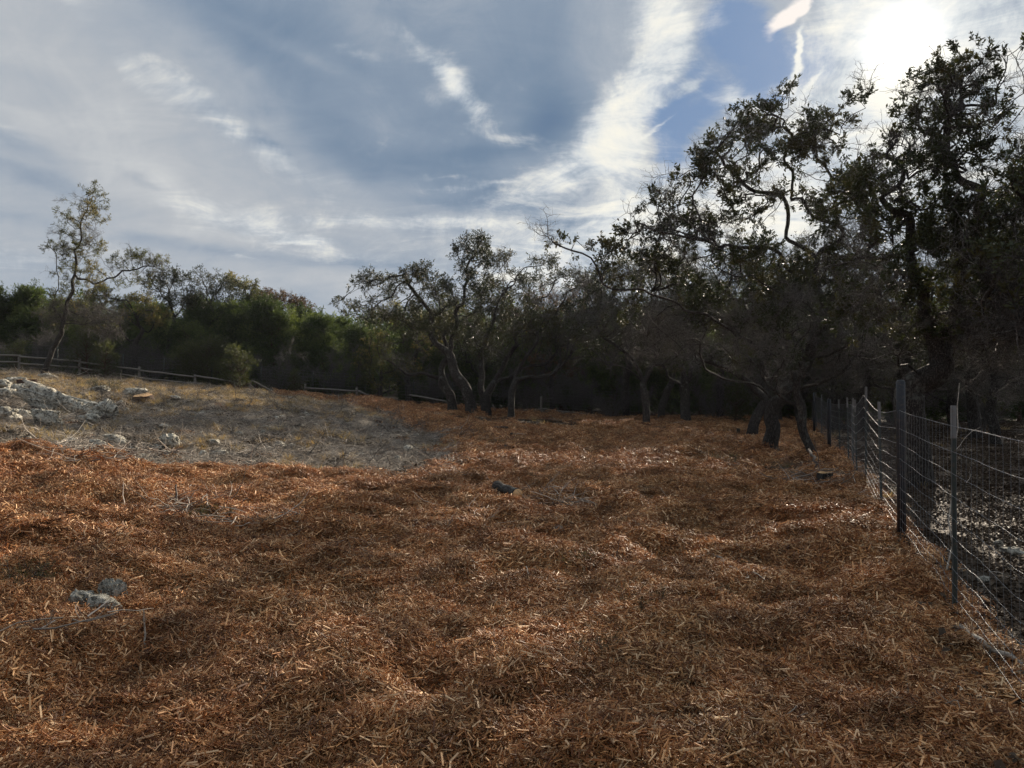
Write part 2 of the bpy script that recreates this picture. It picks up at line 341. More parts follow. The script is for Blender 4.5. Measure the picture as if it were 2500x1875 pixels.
M_OAK = mat_leaf('oak_leaf', (.030, .040, .016), (.062, .070, .030), .5, .13, (.058, .054, .024))
M_OLIVE = mat_leaf('olive_oak_leaf', (.045, .055, .018), (.14, .145, .05), .5, .3, (.16, .13, .05))
M_RUST = mat_leaf('rusty_oak_leaf', (.07, .035, .018), (.13, .07, .03), .5, .25)
M_JUN = mat_leaf('juniper_spray', (.034, .058, .018), (.092, .128, .040), .6, .25, (.12, .15, .05))
M_JUNY = mat_leaf('young_juniper_spray', (.05, .065, .025), (.12, .13, .05), .6, .3)
M_TUFT = mat_leaf('dull_juniper_tuft', (.045, .045, .022), (.10, .09, .045), .7, .2)
M_BARK = mat_bark('oak_bark', (.038, .033, .029), (.13, .117, .102))
M_BARKG = mat_bark('grey_twig_bark', (.10, .09, .082), (.31, .29, .265), 1.5)
M_BARKR = mat_bark('juniper_bark', (.075, .042, .030), (.19, .12, .085), 1.2)
M_ROCK = mat_rock()
M_RAIL = mat_wood('weathered_rail', (.13, .115, .095), (.30, .27, .23))
M_CUT = mat_wood('fresh_cut_wood', (.62, .34, .14), (.82, .54, .27), (12, 12, 12), .7)
M_STICK = mat_wood('bleached_stick', (.22, .18, .14), (.50, .44, .36))
M_DSTICK = mat_wood('dark_stick', (.06, .045, .035), (.16, .12, .09))
M_POST = mat_metal('green_painted_steel', (.030, .042, .036), .5, .1)
M_CAPM = mat_metal('white_painted_steel', (.19, .19, .185), .7)
M_PIPE = mat_metal('black_painted_pipe', (.012, .015, .020), .4, .2)
M_WIRE = mat_metal('galvanised_wire', (.20, .205, .21), .5, .5)

# ------------------------------------------------------------------ mesh helpers
def link(name, me, mat=None, parent=None):
    o = bpy.data.objects.new(name, me); COL.objects.link(o)
    if mat and me is not None and not me.materials: me.materials.append(mat)
    if parent: o.parent = parent
    return o
def tag(o, label=None, cat=None, group=None, kind=None):
    if label: o['label'] = label
    if cat: o['category'] = cat
    if group: o['group'] = group
    if kind: o['kind'] = kind
    return o
def empty(name, loc=(0, 0, 0), rz=0):
    o = bpy.data.objects.new(name, None); COL.objects.link(o); o.location = loc; o.rotation_euler = (0, 0, rz); o.empty_display_size = .2
    return o
def np_mesh(name, V, Fc, smooth=True, attrs=None):
    """V (n,3), Fc list/array of equal-size faces or list of arrays"""
    me = bpy.data.meshes.new(name); V = np.asarray(V, np.float32)
    if not isinstance(Fc, (list, tuple)): Fc = [Fc]
    Fc = [np.asarray(f, np.int32) for f in Fc if len(f)]
    me.vertices.add(len(V)); me.vertices.foreach_set('co', V.ravel())
    if Fc:
        loops = np.concatenate([f.ravel() for f in Fc]); tot = np.concatenate([np.full(len(f), f.shape[1], np.int32) for f in Fc])
        st = np.concatenate([[0], np.cumsum(tot)[:-1]]).astype(np.int32)
        me.loops.add(len(loops)); me.loops.foreach_set('vertex_index', loops)
        me.polygons.add(len(tot)); me.polygons.foreach_set('loop_start', st); me.polygons.foreach_set('loop_total', tot)
        me.polygons.foreach_set('use_smooth', np.full(len(tot), smooth, bool))
    for k, (typ, dom, arr) in (attrs or {}).items():
        a = me.attributes.new(k, typ, dom); key = {'FLOAT': 'value', 'INT': 'value', 'FLOAT_VECTOR': 'vector', 'FLOAT_COLOR': 'color'}[typ]
        a.data.foreach_set(key, np.asarray(arr).ravel())
    me.update(calc_edges=True)
    return me
def tube_arrays(pts, rad, sides, off=0, rough=0.0, seed=0, cap=True):
    pts = np.asarray(pts, float); n = len(pts); t = np.gradient(pts, axis=0); t /= np.linalg.norm(t, axis=1)[:, None] + 1e-9
    up = np.array([0, 0, 1.]) if abs(t[0, 2]) < .9 else np.array([1., 0, 0])
    ang = np.arange(sides) * 2 * PI / sides; vs_ = []; u = np.cross(t[0], up); u /= np.linalg.norm(u)
    for i in range(n):
        u = u - t[i] * np.dot(u, t[i]); u /= np.linalg.norm(u) + 1e-9; v = np.cross(t[i], u)
        vs_.append(pts[i] + rad[i] * (np.cos(ang)[:, None] * u + np.sin(ang)[:, None] * v))
    Vt = np.concatenate(vs_)
    if rough: 
        c = np.repeat(pts, sides, 0); k = 1 + rough * fbm(Vt * 3.5 + seed, 3, 4)
        Vt = c + (Vt - c) * k[:, None]
    q = []; a = np.arange(sides); b = (a + 1) % sides
    for i in range(n - 1): q.append(np.stack([i * sides + a, i * sides + b, (i + 1) * sides + b, (i + 1) * sides + a], 1))
    q = np.concatenate(q) + off
    return Vt, q
def tube_mesh(name, pts, rad, sides=8, rough=0.0, caps=True, smooth=True):
    if np.isscalar(rad): rad = [rad] * len(pts)
    Vt, q = tube_arrays(pts, rad, sides, 0, rough); n = len(pts)
    fc = [q]
    if caps:
        fc.append(np.array([list(range(sides))[::-1], [(n - 1) * sides + i for i in range(sides)]]))
    return np_mesh(name, Vt, fc, smooth)
def box_mesh(name, sx, sy, sz, bev=.006, taper=1.0, z0=0.0):
    import bmesh
    bm = bmesh.new(); bmesh.ops.create_cube(bm, size=1)
    for v in bm.verts:
        v.co.x *= sx; v.co.y *= sy; v.co.z = (v.co.z + .5) * sz + z0
        if v.co.z > z0 + sz * .5: v.co.x *= taper; v.co.y *= taper
    if bev: bmesh.ops.bevel(bm, geom=bm.edges[:], offset=bev, segments=1, affect='EDGES')
    me = bpy.data.meshes.new(name); bm.to_mesh(me); bm.free(); return me

# geometry-node scatter: one object whose points carry instances of small pieces
LIB = {}
def gn_group(coll):
    if coll.name in LIB: return LIB[coll.name]
    g = bpy.data.node_groups.new('scatter_' + coll.name, 'GeometryNodeTree')
    g.interface.new_socket('Geometry', in_out='INPUT', socket_type='NodeSocketGeometry'); g.interface.new_socket('Geometry', in_out='OUTPUT', socket_type='NodeSocketGeometry')
    gi = g.nodes.new('NodeGroupInput'); go = g.nodes.new('NodeGroupOutput'); ip = g.nodes.new('GeometryNodeInstanceOnPoints'); ci = g.nodes.new('GeometryNodeCollectionInfo')
    ci.inputs[0].default_value = coll; ci.inputs[1].default_value = True; ci.inputs[2].default_value = True
    def na(n, t):
        x = g.nodes.new('GeometryNodeInputNamedAttribute'); x.data_type = t; x.inputs[0].default_value = n; return x.outputs[0]
    er = g.nodes.new('FunctionNodeEulerToRotation'); g.links.new(na('rot', 'FLOAT_VECTOR'), er.inputs[0])
    g.links.new(gi.outputs[0], ip.inputs['Points']); g.links.new(ci.outputs[0], ip.inputs['Instance']); ip.inputs['Pick Instance'].default_value = True
    g.links.new(na('idx', 'INT'), ip.inputs['Instance Index']); g.links.new(er.outputs[0], ip.inputs['Rotation']); g.links.new(na('scl', 'FLOAT'), ip.inputs['Scale'])
    g.links.new(ip.outputs[0], go.inputs[0]); LIB[coll.name] = g
    return g
def scatter(name, pts, rot, scl, idx, coll, parent=None, tint=None):
    n = len(pts)
    if tint is None: tint = NR.rand(n)
    me = np_mesh(name, pts, [], attrs={'rot': ('FLOAT_VECTOR', 'POINT', rot), 'scl': ('FLOAT', 'POINT', scl), 'idx': ('INT', 'POINT', np.asarray(idx, np.int32)), 'tint': ('FLOAT', 'POINT', tint)})
    o = link(name, me, None, parent); md = o.modifiers.new('pieces', 'NODES'); md.node_group = gn_group(coll); o['kind'] = 'stuff'
    return o
def new_coll(name): return bpy.data.collections.new(name)        # never linked to the scene: only a source of pieces
def add_src(coll, i, me, mat):
    me.materials.append(mat); o = bpy.data.objects.new('%s_%02d' % (coll.name, i), me); coll.objects.link(o)
def dirs_to_euler(D, roll):
    """euler turning +Z onto D with a random roll"""
    out = np.empty((len(D), 3))
    for i, d in enumerate(D):
        q = Vector(d).to_track_quat('Z', 'Y').to_matrix() @ Matrix.Rotation(roll[i], 3, 'Z'); out[i] = q.to_euler()
    return out

# ---- pieces
def boxes(C, U, Vv, Wv, L, Wd, T):
    """boxes at centres C with axes U,V,W and half sizes; returns verts, quads"""
    n = len(C); s = np.array([[-1, -1, -1], [1, -1, -1], [1, 1, -1], [-1, 1, -1], [-1, -1, 1], [1, -1, 1], [1, 1, 1], [-1, 1, 1]], float)
    V_ = C[:, None] + s[None, :, :1] * (U * L[:, None])[:, None] + s[None, :, 1:2] * (Vv * Wd[:, None])[:, None] + s[None, :, 2:] * (Wv * T[:, None])[:, None]
    q = np.array([[0, 3, 2, 1], [4, 5, 6, 7], [0, 1, 5, 4], [1, 2, 6, 5], [2, 3, 7, 6], [3, 0, 4, 7]])
    return V_.reshape(-1, 3), (q[None] + np.arange(n)[:, None, None] * 8).reshape(-1, 4)
def rand_axes(n, tilt):
    a = NR.rand(n) * 2 * PI; e = NR.randn(n) * tilt
    U = np.stack([np.cos(a) * np.cos(e), np.sin(a) * np.cos(e), np.sin(e)], 1)
    up = np.stack([NR.randn(n) * .5, NR.randn(n) * .5, np.ones(n)], 1); Vv = np.cross(up, U); Vv /= np.linalg.norm(Vv, axis=1)[:, None]
    return U, Vv, np.cross(U, Vv)
C_CHIP = new_coll('wood_chip_clump')
for k in range(10):
    n = 260; rr = .21 * np.sqrt(NR.rand(n)); aa = NR.rand(n) * 2 * PI
    U, Vv, Wv = rand_axes(n, .40); aa2 = NR.randn(n) * .75; e2 = NR.randn(n) * .40; U = np.stack([np.cos(aa2) * np.cos(e2), np.sin(aa2) * np.cos(e2), np.sin(e2)], 1)
    up2 = np.stack([NR.randn(n) * .5, NR.randn(n) * .5, np.ones(n)], 1); Vv = np.cross(up2, U); Vv /= np.linalg.norm(Vv, axis=1)[:, None]; Wv = np.cross(U, Vv)
    L = np.clip(np.exp(NR.randn(n) * .55 + math.log(.0105)), .003, .045); Wd = np.clip(L * (.05 + .16 * NR.rand(n) ** 1.5), .0008, .0034); T = Wd * (.3 + .3 * NR.rand(n))
    C = np.stack([rr * np.cos(aa), rr * np.sin(aa), .002 + .014 * NR.rand(n) + np.abs(U[:, 2]) * L * .6], 1)
    V_, q = boxes(C, U, Vv, Wv, L, Wd, T)
    pal = np.array([(.50, .30, .135), (.40, .215, .088), (.25, .12, .046), (.66, .46, .25), (.14, .062, .025), (.34, .18, .075), (.76, .61, .40)])
    pc = pal[NR.choice(7, n, p=[.14, .17, .19, .13, .21, .06, .10])] * (.8 + .6 * NR.rand(n, 1))
    add_src(C_CHIP, k, np_mesh('wood_chips', V_, q, False, {'col': ('FLOAT_COLOR', 'POINT', np.repeat(np.c_[pc, np.ones(n)], 8, 0).astype(np.float32))}), M_CHIP)
C_LIT = new_coll('leaf_litter_clump')
for k in range(8):
    n = 80; rr = .30 * np.sqrt(NR.rand(n)); aa = NR.rand(n) * 2 * PI; U, Vv, Wv = rand_axes(n, .4)
    L = .016 + .016 * NR.rand(n); Wd = L * (.35 + .2 * NR.rand(n)); C = np.stack([rr * np.cos(aa), rr * np.sin(aa), .004 + .02 * NR.rand(n)], 1)
    a_ = C - U * L[:, None]; b_ = C + U * L[:, None]; l_ = C + Vv * Wd[:, None] + Wv * (Wd * .5)[:, None]; r_ = C - Vv * Wd[:, None] + Wv * (Wd * .5)[:, None]
    V_ = np.stack([a_, l_, b_, r_], 1).reshape(-1, 3); base_ = np.arange(n)[:, None] * 4
    tr = np.concatenate([base_ + [0, 2, 1], base_ + [0, 3, 2]])
    pal = np.array([(.075, .052, .034), (.10, .078, .056), (.05, .037, .024), (.135, .11, .082)]); pc = pal[NR.choice(4, n, p=[.4, .25, .25, .1])] * (.8 + .4 * NR.rand(n, 1))
    add_src(C_LIT, k, np_mesh('fallen_leaves', V_, tr, False, {'col': ('FLOAT_COLOR', 'POINT', np.repeat(np.c_[pc, np.ones(n)], 4, 0).astype(np.float32))}), M_LITTER)
def wiggle(start, d, length, n, k, droop=0.0, rnd=NR):
    p = [np.array(start, float)]; d = np.array(d, float); d /= np.linalg.norm(d)
    for _ in range(n):
        d = d + rnd.randn(3) * k + np.array([0, 0, -droop]); d /= np.linalg.norm(d); p.append(p[-1] + d * length / n)
    return np.array(p)
def join_tubes(lst):
    Vs, Fs, off, cs = [], [], 0, []
    for pts, rad, sides, c in lst:
        a, q = tube_arrays(pts, rad, sides, off); Vs.append(a); Fs.append(q); off += len(a); cs.append(np.tile(np.r_[c, 1.0] if np.ndim(c) else np.array([c, c, c, 1.0]), (len(a), 1)))
    return np.concatenate(Vs), np.concatenate(Fs), np.concatenate(cs).astype(np.float32)
C_TWG = new_coll('twig_debris_clump')
for k in range(8):
    lst = []
    for _ in range(26):
        a = NR.rand() * 2 * PI; r = .35 * math.sqrt(NR.rand()); L = .10 + .30 * NR.rand() ** 2; h = NR.rand() * 2 * PI
        g_ = .12 + .55 * NR.rand() ** 1.6; pts = wiggle((r * math.cos(a), r * math.sin(a), .01 + .03 * NR.rand()), (math.cos(h), math.sin(h), NR.randn() * .22), L, 5, .22)
        pts[:, 2] = np.maximum(pts[:, 2], .002); rr0 = .0018 + .0035 * NR.rand() ** 2
        lst.append((pts, np.linspace(rr0, rr0 * .4, len(pts)), 4, np.array([g_, g_ * .88, g_ * .74])))
    V_, q, c_ = join_tubes(lst); add_src(C_TWG, k, np_mesh('dead_twigs', V_, q, True, {'col': ('FLOAT_COLOR', 'POINT', c_)}), M_TWIG)
C_GRS = new_coll('dry_grass_tuft')
for k in range(6):
    n = 46; V_ = []; T_ = []; cc = []
    for i in range(n):
        a = NR.rand() * 2 * PI; r = .10 * math.sqrt(NR.rand()); h = .08 + .16 * NR.rand(); ln = .35 + .8 * NR.rand(); b0 = np.array([r * math.cos(a), r * math.sin(a), -.01]); d = np.array([math.cos(a) * ln, math.sin(a) * ln, 1.0])
        sd = np.array([-math.sin(a), math.cos(a), 0]) * .0028; mid = b0 + d * h * .55; tip = b0 + d * h + np.array([math.cos(a), math.sin(a), -.6]) * h * .35
        o_ = len(V_); V_ += [b0 - sd, b0 + sd, mid + sd * .8, mid - sd * .8, tip]; T_ += [(o_, o_ + 1, o_ + 2), (o_, o_ + 2, o_ + 3), (o_ + 3, o_ + 2, o_ + 4)]
        g_ = .6 + .5 * NR.rand(); cc += [(.44 * g_, .35 * g_, .22 * g_, 1)] * 5
    add_src(C_GRS, k, np_mesh('dry_grass_blades', np.array(V_), np.array(T_), False, {'col': ('FLOAT_COLOR', 'POINT', np.array(cc, np.float32))}), M_GRASSB)
def leafy(coll, nvar, mat, nl, ll, spread, lw=.36, twigs=5, bark=True, length=.30, up=.15):
    for k in range(nvar):
        tl = []; LP = []; LD = []
        main = wiggle((0, 0, 0), (0, 0, 1), length, 6, .16); tl.append((main, np.linspace(.005, .002, 7), 3, .5))
        for j in range(twigs):
            s = main[1 + int(NR.rand() * 5)]; d = np.r_[NR.randn(2) * spread, .6 + .5 * NR.rand()]; sb = wiggle(s, d, length * (.35 + .4 * NR.rand()), 4, .2); tl.append((sb, np.linspace(.003, .0012, 5), 3, .5))
            for _ in range(nl // twigs):
                i = 1 + int(NR.rand() * 3.99); LP.append(sb[i] + NR.randn(3) * .008); LD.append((sb[i] - sb[i - 1]) / np.linalg.norm(sb[i] - sb[i - 1]) * .7 + NR.randn(3) * .6 + [0, 0, up])
        V_, q, c_ = join_tubes(tl); nT = len(V_)
        LP = np.array(LP); LD = np.array(LD); LD /= np.linalg.norm(LD, axis=1)[:, None]; n = len(LP)
        sd = np.cross(LD, NR.randn(n, 3)); sd /= np.linalg.norm(sd, axis=1)[:, None]; nm = np.cross(sd, LD)
        L = ll * (.65 + .6 * NR.rand(n))[:, None]; Wd = L * lw * .5
        b_ = LP; m1 = LP + LD * L * .45 + sd * Wd + nm * Wd * .25; m2 = LP + LD * L * .45 - sd * Wd + nm * Wd * .25; t_ = LP + LD * L - nm * L * .08
        LV = np.stack([b_, m1, t_, m2], 1).reshape(-1, 3); bi = np.arange(n)[:, None] * 4 + nT; tr = np.concatenate([bi + [0, 1, 2], bi + [0, 2, 3]])
        me = np_mesh('leafy_twig', np.concatenate([V_, LV]), [q, tr], True, {'col': ('FLOAT', 'POINT', np.concatenate([np.full(nT, .5), np.repeat(NR.rand(n), 4)]).astype(np.float32))})
        me.materials.append(mat); me.materials.append(M_BARKG)
        mi = np.zeros(len(me.polygons), np.int32); mi[:len(q)] = 1; me.polygons.foreach_set('material_index', mi)
        o = bpy.data.objects.new('%s_%02d' % (coll.name, k), me); coll.objects.link(o)
C_OAK = new_coll('oak_twig'); leafy(C_OAK, 7, M_OAK, 46, .078, .62, .42, length=.27)
C_OAKF = new_coll('oak_spray'); leafy(C_OAKF, 5, M_OAK, 40, .080, .8, .45, length=.36)
C_OLV = new_coll('olive_spray'); leafy(C_OLV, 5, M_OLIVE, 40, .080, .8, .45, length=.36)
C_RST = new_coll('rusty_spray'); leafy(C_RST, 4, M_RUST, 40, .080, .8, .45, length=.36)
C_JUN = new_coll('juniper_frond'); leafy(C_JUN, 6, M_JUN, 84, .105, .8, .26, twigs=7, length=.45, up=.3)
C_JNY = new_coll('young_juniper_frond'); leafy(C_JNY, 4, M_JUNY, 70, .07, .7, .22, twigs=7, length=.36, up=.5)
C_TFT = new_coll('dull_tuft_frond'); leafy(C_TFT, 4, M_TUFT, 70, .05, .7, .16, twigs=7, length=.36, up=.3)
C_BARE = new_coll('bare_twig')
for k in range(7):
    tl = []; main = wiggle((0, 0, 0), (0, 0, 1), .55, 7, .2); tl.append((main, np.linspace(.007, .0025, 8), 4, .5))
    for j in range(9):
        s = main[1 + int(NR.rand() * 6)]; sb = wiggle(s, np.r_[NR.randn(2) * .9, .5], .18 + .2 * NR.rand(), 5, .28); tl.append((sb, np.linspace(.004, .0015, 6), 3, .5))
        for _ in range(2):
            s2 = sb[1 + int(NR.rand() * 4)]; s3 = wiggle(s2, NR.randn(3), .10 + .06 * NR.rand(), 3, .25); tl.append((s3, np.linspace(.0026, .0012, 4), 3, .5))
    V_, q, c_ = join_tubes(tl); add_src(C_BARE, k, np_mesh('bare_twigs', V_, q, True, {'col': ('FLOAT_COLOR', 'POINT', c_)}), M_BARKG)

# ------------------------------------------------------------------ ground sheet
def build_ground():
    ang = np.concatenate([np.radians(np.linspace(-178, -48, 34, endpoint=False)), np.radians(np.linspace(-48, 48, 400, endpoint=False)), np.radians(np.linspace(48, 182, 34, endpoint=False))])
    rad = [0.4]
    while rad[-1] < 1500: rad.append(rad[-1] * (1.0125 if rad[-1] < 60 else 1.08))
    rad = np.array(rad); A, R_ = np.meshgrid(ang, rad); x = (R_ * np.sin(A)).ravel(); y = (R_ * np.cos(A)).ravel(); z = gz(x, y)
    na_, nr_ = len(ang), len(rad); i = np.arange(nr_ - 1)[:, None] * na_; j = np.arange(na_)[None]; j2 = (j + 1) % na_
    q = np.stack([i + j, i + na_ + j, i + na_ + j2, i + j2], -1).reshape(-1, 4)
    Vt = np.concatenate([np.stack([x, y, z], 1), [[0, 0, gz1(0, .01)]]]); c = len(Vt) - 1
    tri = np.stack([np.full(na_, c), np.arange(na_), (np.arange(na_) + 1) % na_], 1)
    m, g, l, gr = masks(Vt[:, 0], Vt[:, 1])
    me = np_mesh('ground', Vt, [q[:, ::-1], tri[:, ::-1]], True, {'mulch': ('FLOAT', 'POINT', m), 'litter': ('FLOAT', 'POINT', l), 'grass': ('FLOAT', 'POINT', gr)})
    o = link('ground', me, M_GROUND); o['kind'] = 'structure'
    if me.polygons[0].normal.z < 0: me.flip_normals()
build_ground()

def ground_points(n, r0, r1, power=1.0, amax=40.0):
    """random points in the wedge before the camera, uniform in area when power = 1"""
    u = NR.rand(n); r = (r0 ** (2 * power) + u * (r1 ** (2 * power) - r0 ** (2 * power))) ** (1 / (2 * power)); a = np.radians((NR.rand(n) * 2 - 1) * amax)
    return r * np.sin(a), r * np.cos(a)
def lay(x, y, lift=0.0):
    e = .12; z = gz(x, y); zx = (gz(x + e, y) - gz(x - e, y)) / (2 * e); zy = (gz(x, y + e) - gz(x, y - e)) / (2 * e)
    n = np.stack([-zx, -zy, np.ones_like(z)], 1); n /= np.linalg.norm(n, axis=1)[:, None]
    return np.stack([x, y, z + lift], 1), n
def ground_scatter(name, x, y, scl, coll, nvar, label=None, cat=None, lift=0.0):
    p, n = lay(x, y, lift)
    if coll.name == 'bare_twig': n = NR.randn(len(x), 3) * [1, 1, .18]; n[:, 2] = np.abs(n[:, 2]); n /= np.linalg.norm(n, axis=1)[:, None]; p[:, 2] += .03
    rot = dirs_to_euler(n, NR.rand(len(x)) * 2 * PI)
    o = scatter(name, p, rot, scl, NR.randint(0, nvar, len(x)), coll); tag(o, label, cat); return o
xs, ys, ss = [], [], []
for n, r0, r1, s in ((9500, 1.8, 7.5, 1.0), (16000, 7.5, 16, 1.2), (20000, 16, 44, 1.8)):
    x, y = ground_points(n, r0, r1); xs.append(x); ys.append(y); ss.append(s * (.8 + .45 * NR.rand(n)))
x = np.concatenate(xs); y = np.concatenate(ys); s = np.concatenate(ss); m, g, l, gr = masks(x, y)
k = NR.rand(len(x)) < np.clip(m * 1.1, .0, 1)
ground_scatter('wood_chip_mulch', x[k], y[k], s[k], C_CHIP, 10, 'orange-brown shredded wood chips spread deep over the clearing', 'wood chips')
x, y = ground_points(20000, 8, 44, .8, 38); m, g, l, gr = masks(x, y); k = NR.rand(len(x)) < g * .95 + .006
x1, y1 = ground_points(20, 2.2, 14); x_, y_ = np.concatenate([x[k], x1]), np.concatenate([y[k], y1])
ground_scatter('twig_debris', x_, y_, .6 + 1.1 * NR.rand(len(x_)) ** 2, C_TWG, 8, 'grey dead twigs and brush scraps strewn over the bare clearing', 'twigs')
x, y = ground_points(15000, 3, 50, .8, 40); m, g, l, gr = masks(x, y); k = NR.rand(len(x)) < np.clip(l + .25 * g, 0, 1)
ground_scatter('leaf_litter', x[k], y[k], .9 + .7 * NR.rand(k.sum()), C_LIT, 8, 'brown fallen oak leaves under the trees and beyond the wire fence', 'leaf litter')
x, y = ground_points(14000, 10, 44, 1.0, 38); m, g, l, gr = masks(x, y)
pn = fbm(p3(x * .5, y * .5, 1), 3, 31); k = NR.rand(len(x)) < np.clip(gr * .55 + g * .22 * (pn > .1) + l * .012, 0, 1)
ground_scatter('dry_grass', x[k], y[k], .7 + .7 * NR.rand(k.sum()), C_GRS, 6, 'straw-coloured dry grass on the upper slope by the rail fence', 'dry grass')

C_STN = new_coll('loose_stone')
for k_ in range(6):
    import bmesh
    bm = bmesh.new(); bmesh.ops.create_icosphere(bm, subdivisions=2, radius=.06)
    for v_ in bm.verts:
        f_ = 1 + .35 * float(fbm(np.array([v_.co * 14 + Vector((k_ * 5, 0, 0))]), 3, 51 + k_)[0]); v_.co = Vector((v_.co.x * f_, v_.co.y * f_ * .8, v_.co.z * f_ * .55))
    me = bpy.data.meshes.new('stone'); bm.to_mesh(me); bm.free(); add_src(C_STN, k_, me, M_ROCK)
x, y = ground_points(4500, 11, 40, .8, 38); m, g, l, gr = masks(x, y); k = NR.rand(len(x)) < g * (.25 + .75 * sstep(600, -100, 1250 + F * x / y))
ground_scatter('loose_stones', x[k], y[k], .4 + 2.2 * NR.rand(k.sum()) ** 4, C_STN, 6, 'small broken limestone pieces strewn over the grey clearing', 'stones')
x, y = ground_points(5000, 10, 44, .8, 38); m, g, l, gr = masks(x, y); k = NR.rand(len(x)) < g * .16
ground_scatter('strewn_wood_chips', x[k], y[k], .8 + .5 * NR.rand(k.sum()), C_CHIP, 10, 'thin stray patches of wood chips on the grey clearing', 'wood chips')
x, y = ground_points(2500, 3, 40, .8, 38); m, g, l, gr = masks(x, y); k = NR.rand(len(x)) < (g * .28 * (1 - .8 * np.exp(-((1250 + F * x / y - 130) / 190) ** 2 - ((y - 20) / 7) ** 2)) + .003)
ground_scatter('fallen_branchlets', x[k], y[k], .8 + 1.2 * NR.rand(k.sum()), C_BARE, 7, 'bare broken branchlets lying on the grey clearing', 'branchlets')

# ------------------------------------------------------------------ trees
def colonize(seed_pos, seed_par, A, step, kill, iters=110, jit=.25, bias=(0, 0, .06), rng=None):
    rng = rng or NR
    pos = np.zeros((22000, 3)); par = np.full(22000, -1); n = len(seed_pos); pos[:n] = seed_pos; par[:n] = seed_par
    nch = np.zeros(22000, int); 
    A = np.asarray(A, float); D = np.full(len(A), 1e9); near = np.zeros(len(A), int)
    def upd(a, b):
        nonlocal D, near
        if b <= a or not len(A): return
        d = ((A[:, None] - pos[None, a:b]) ** 2).sum(-1); j = d.argmin(1); dm = d[np.arange(len(A)), j]; kx = dm < D; D[kx] = dm[kx]; near[kx] = a + j[kx]
    upd(0, n)
    for it in range(iters):
        keep = D > kill * kill; A = A[keep]; D = D[keep]; near = near[keep]
        if not len(A) or n > 20000: break
        un, inv = np.unique(near, return_inverse=True); dr = A - pos[near]; dr /= np.linalg.norm(dr, axis=1)[:, None]
        sm = np.zeros((len(un), 3)); np.add.at(sm, inv, dr); sm /= np.linalg.norm(sm, axis=1)[:, None] + 1e-6
        ok = nch[un] < 3; 
        if not ok.any(): break
        stuck = nch[un] > 0
        d = sm + rng.randn(len(un), 3) * (jit + .35 * stuck[:, None]) + np.array(bias); d /= np.linalg.norm(d, axis=1)[:, None]
        un = un[ok]; d = d[ok]; k = len(un)
        pos[n:n + k] = pos[un] + d * step; par[n:n + k] = un; np.add.at(nch, un, 1); upd(n, n + k); n += k
    return pos[:n], par[:n]
def attractors(blobs_, n, thin=.0, rng=None, seed=0):
    rng = rng or NR; vol = np.array([b[1][0] * b[1][1] * b[1][2] for b in blobs_]) ** .7; cnt = np.maximum((vol / vol.sum() * n).astype(int), 6); out = []
    for (c, r), k in zip(blobs_, cnt):
        d = rng.randn(k, 3); d /= np.linalg.norm(d, axis=1)[:, None]; rad = rng.rand(k) ** .42
        out.append(np.array(c) + d * rad[:, None] * np.array(r))
    out = np.concatenate(out); f = fbm(out * 1.15 + seed, 2, 40 + seed)
    return out[f > -.12 + thin]
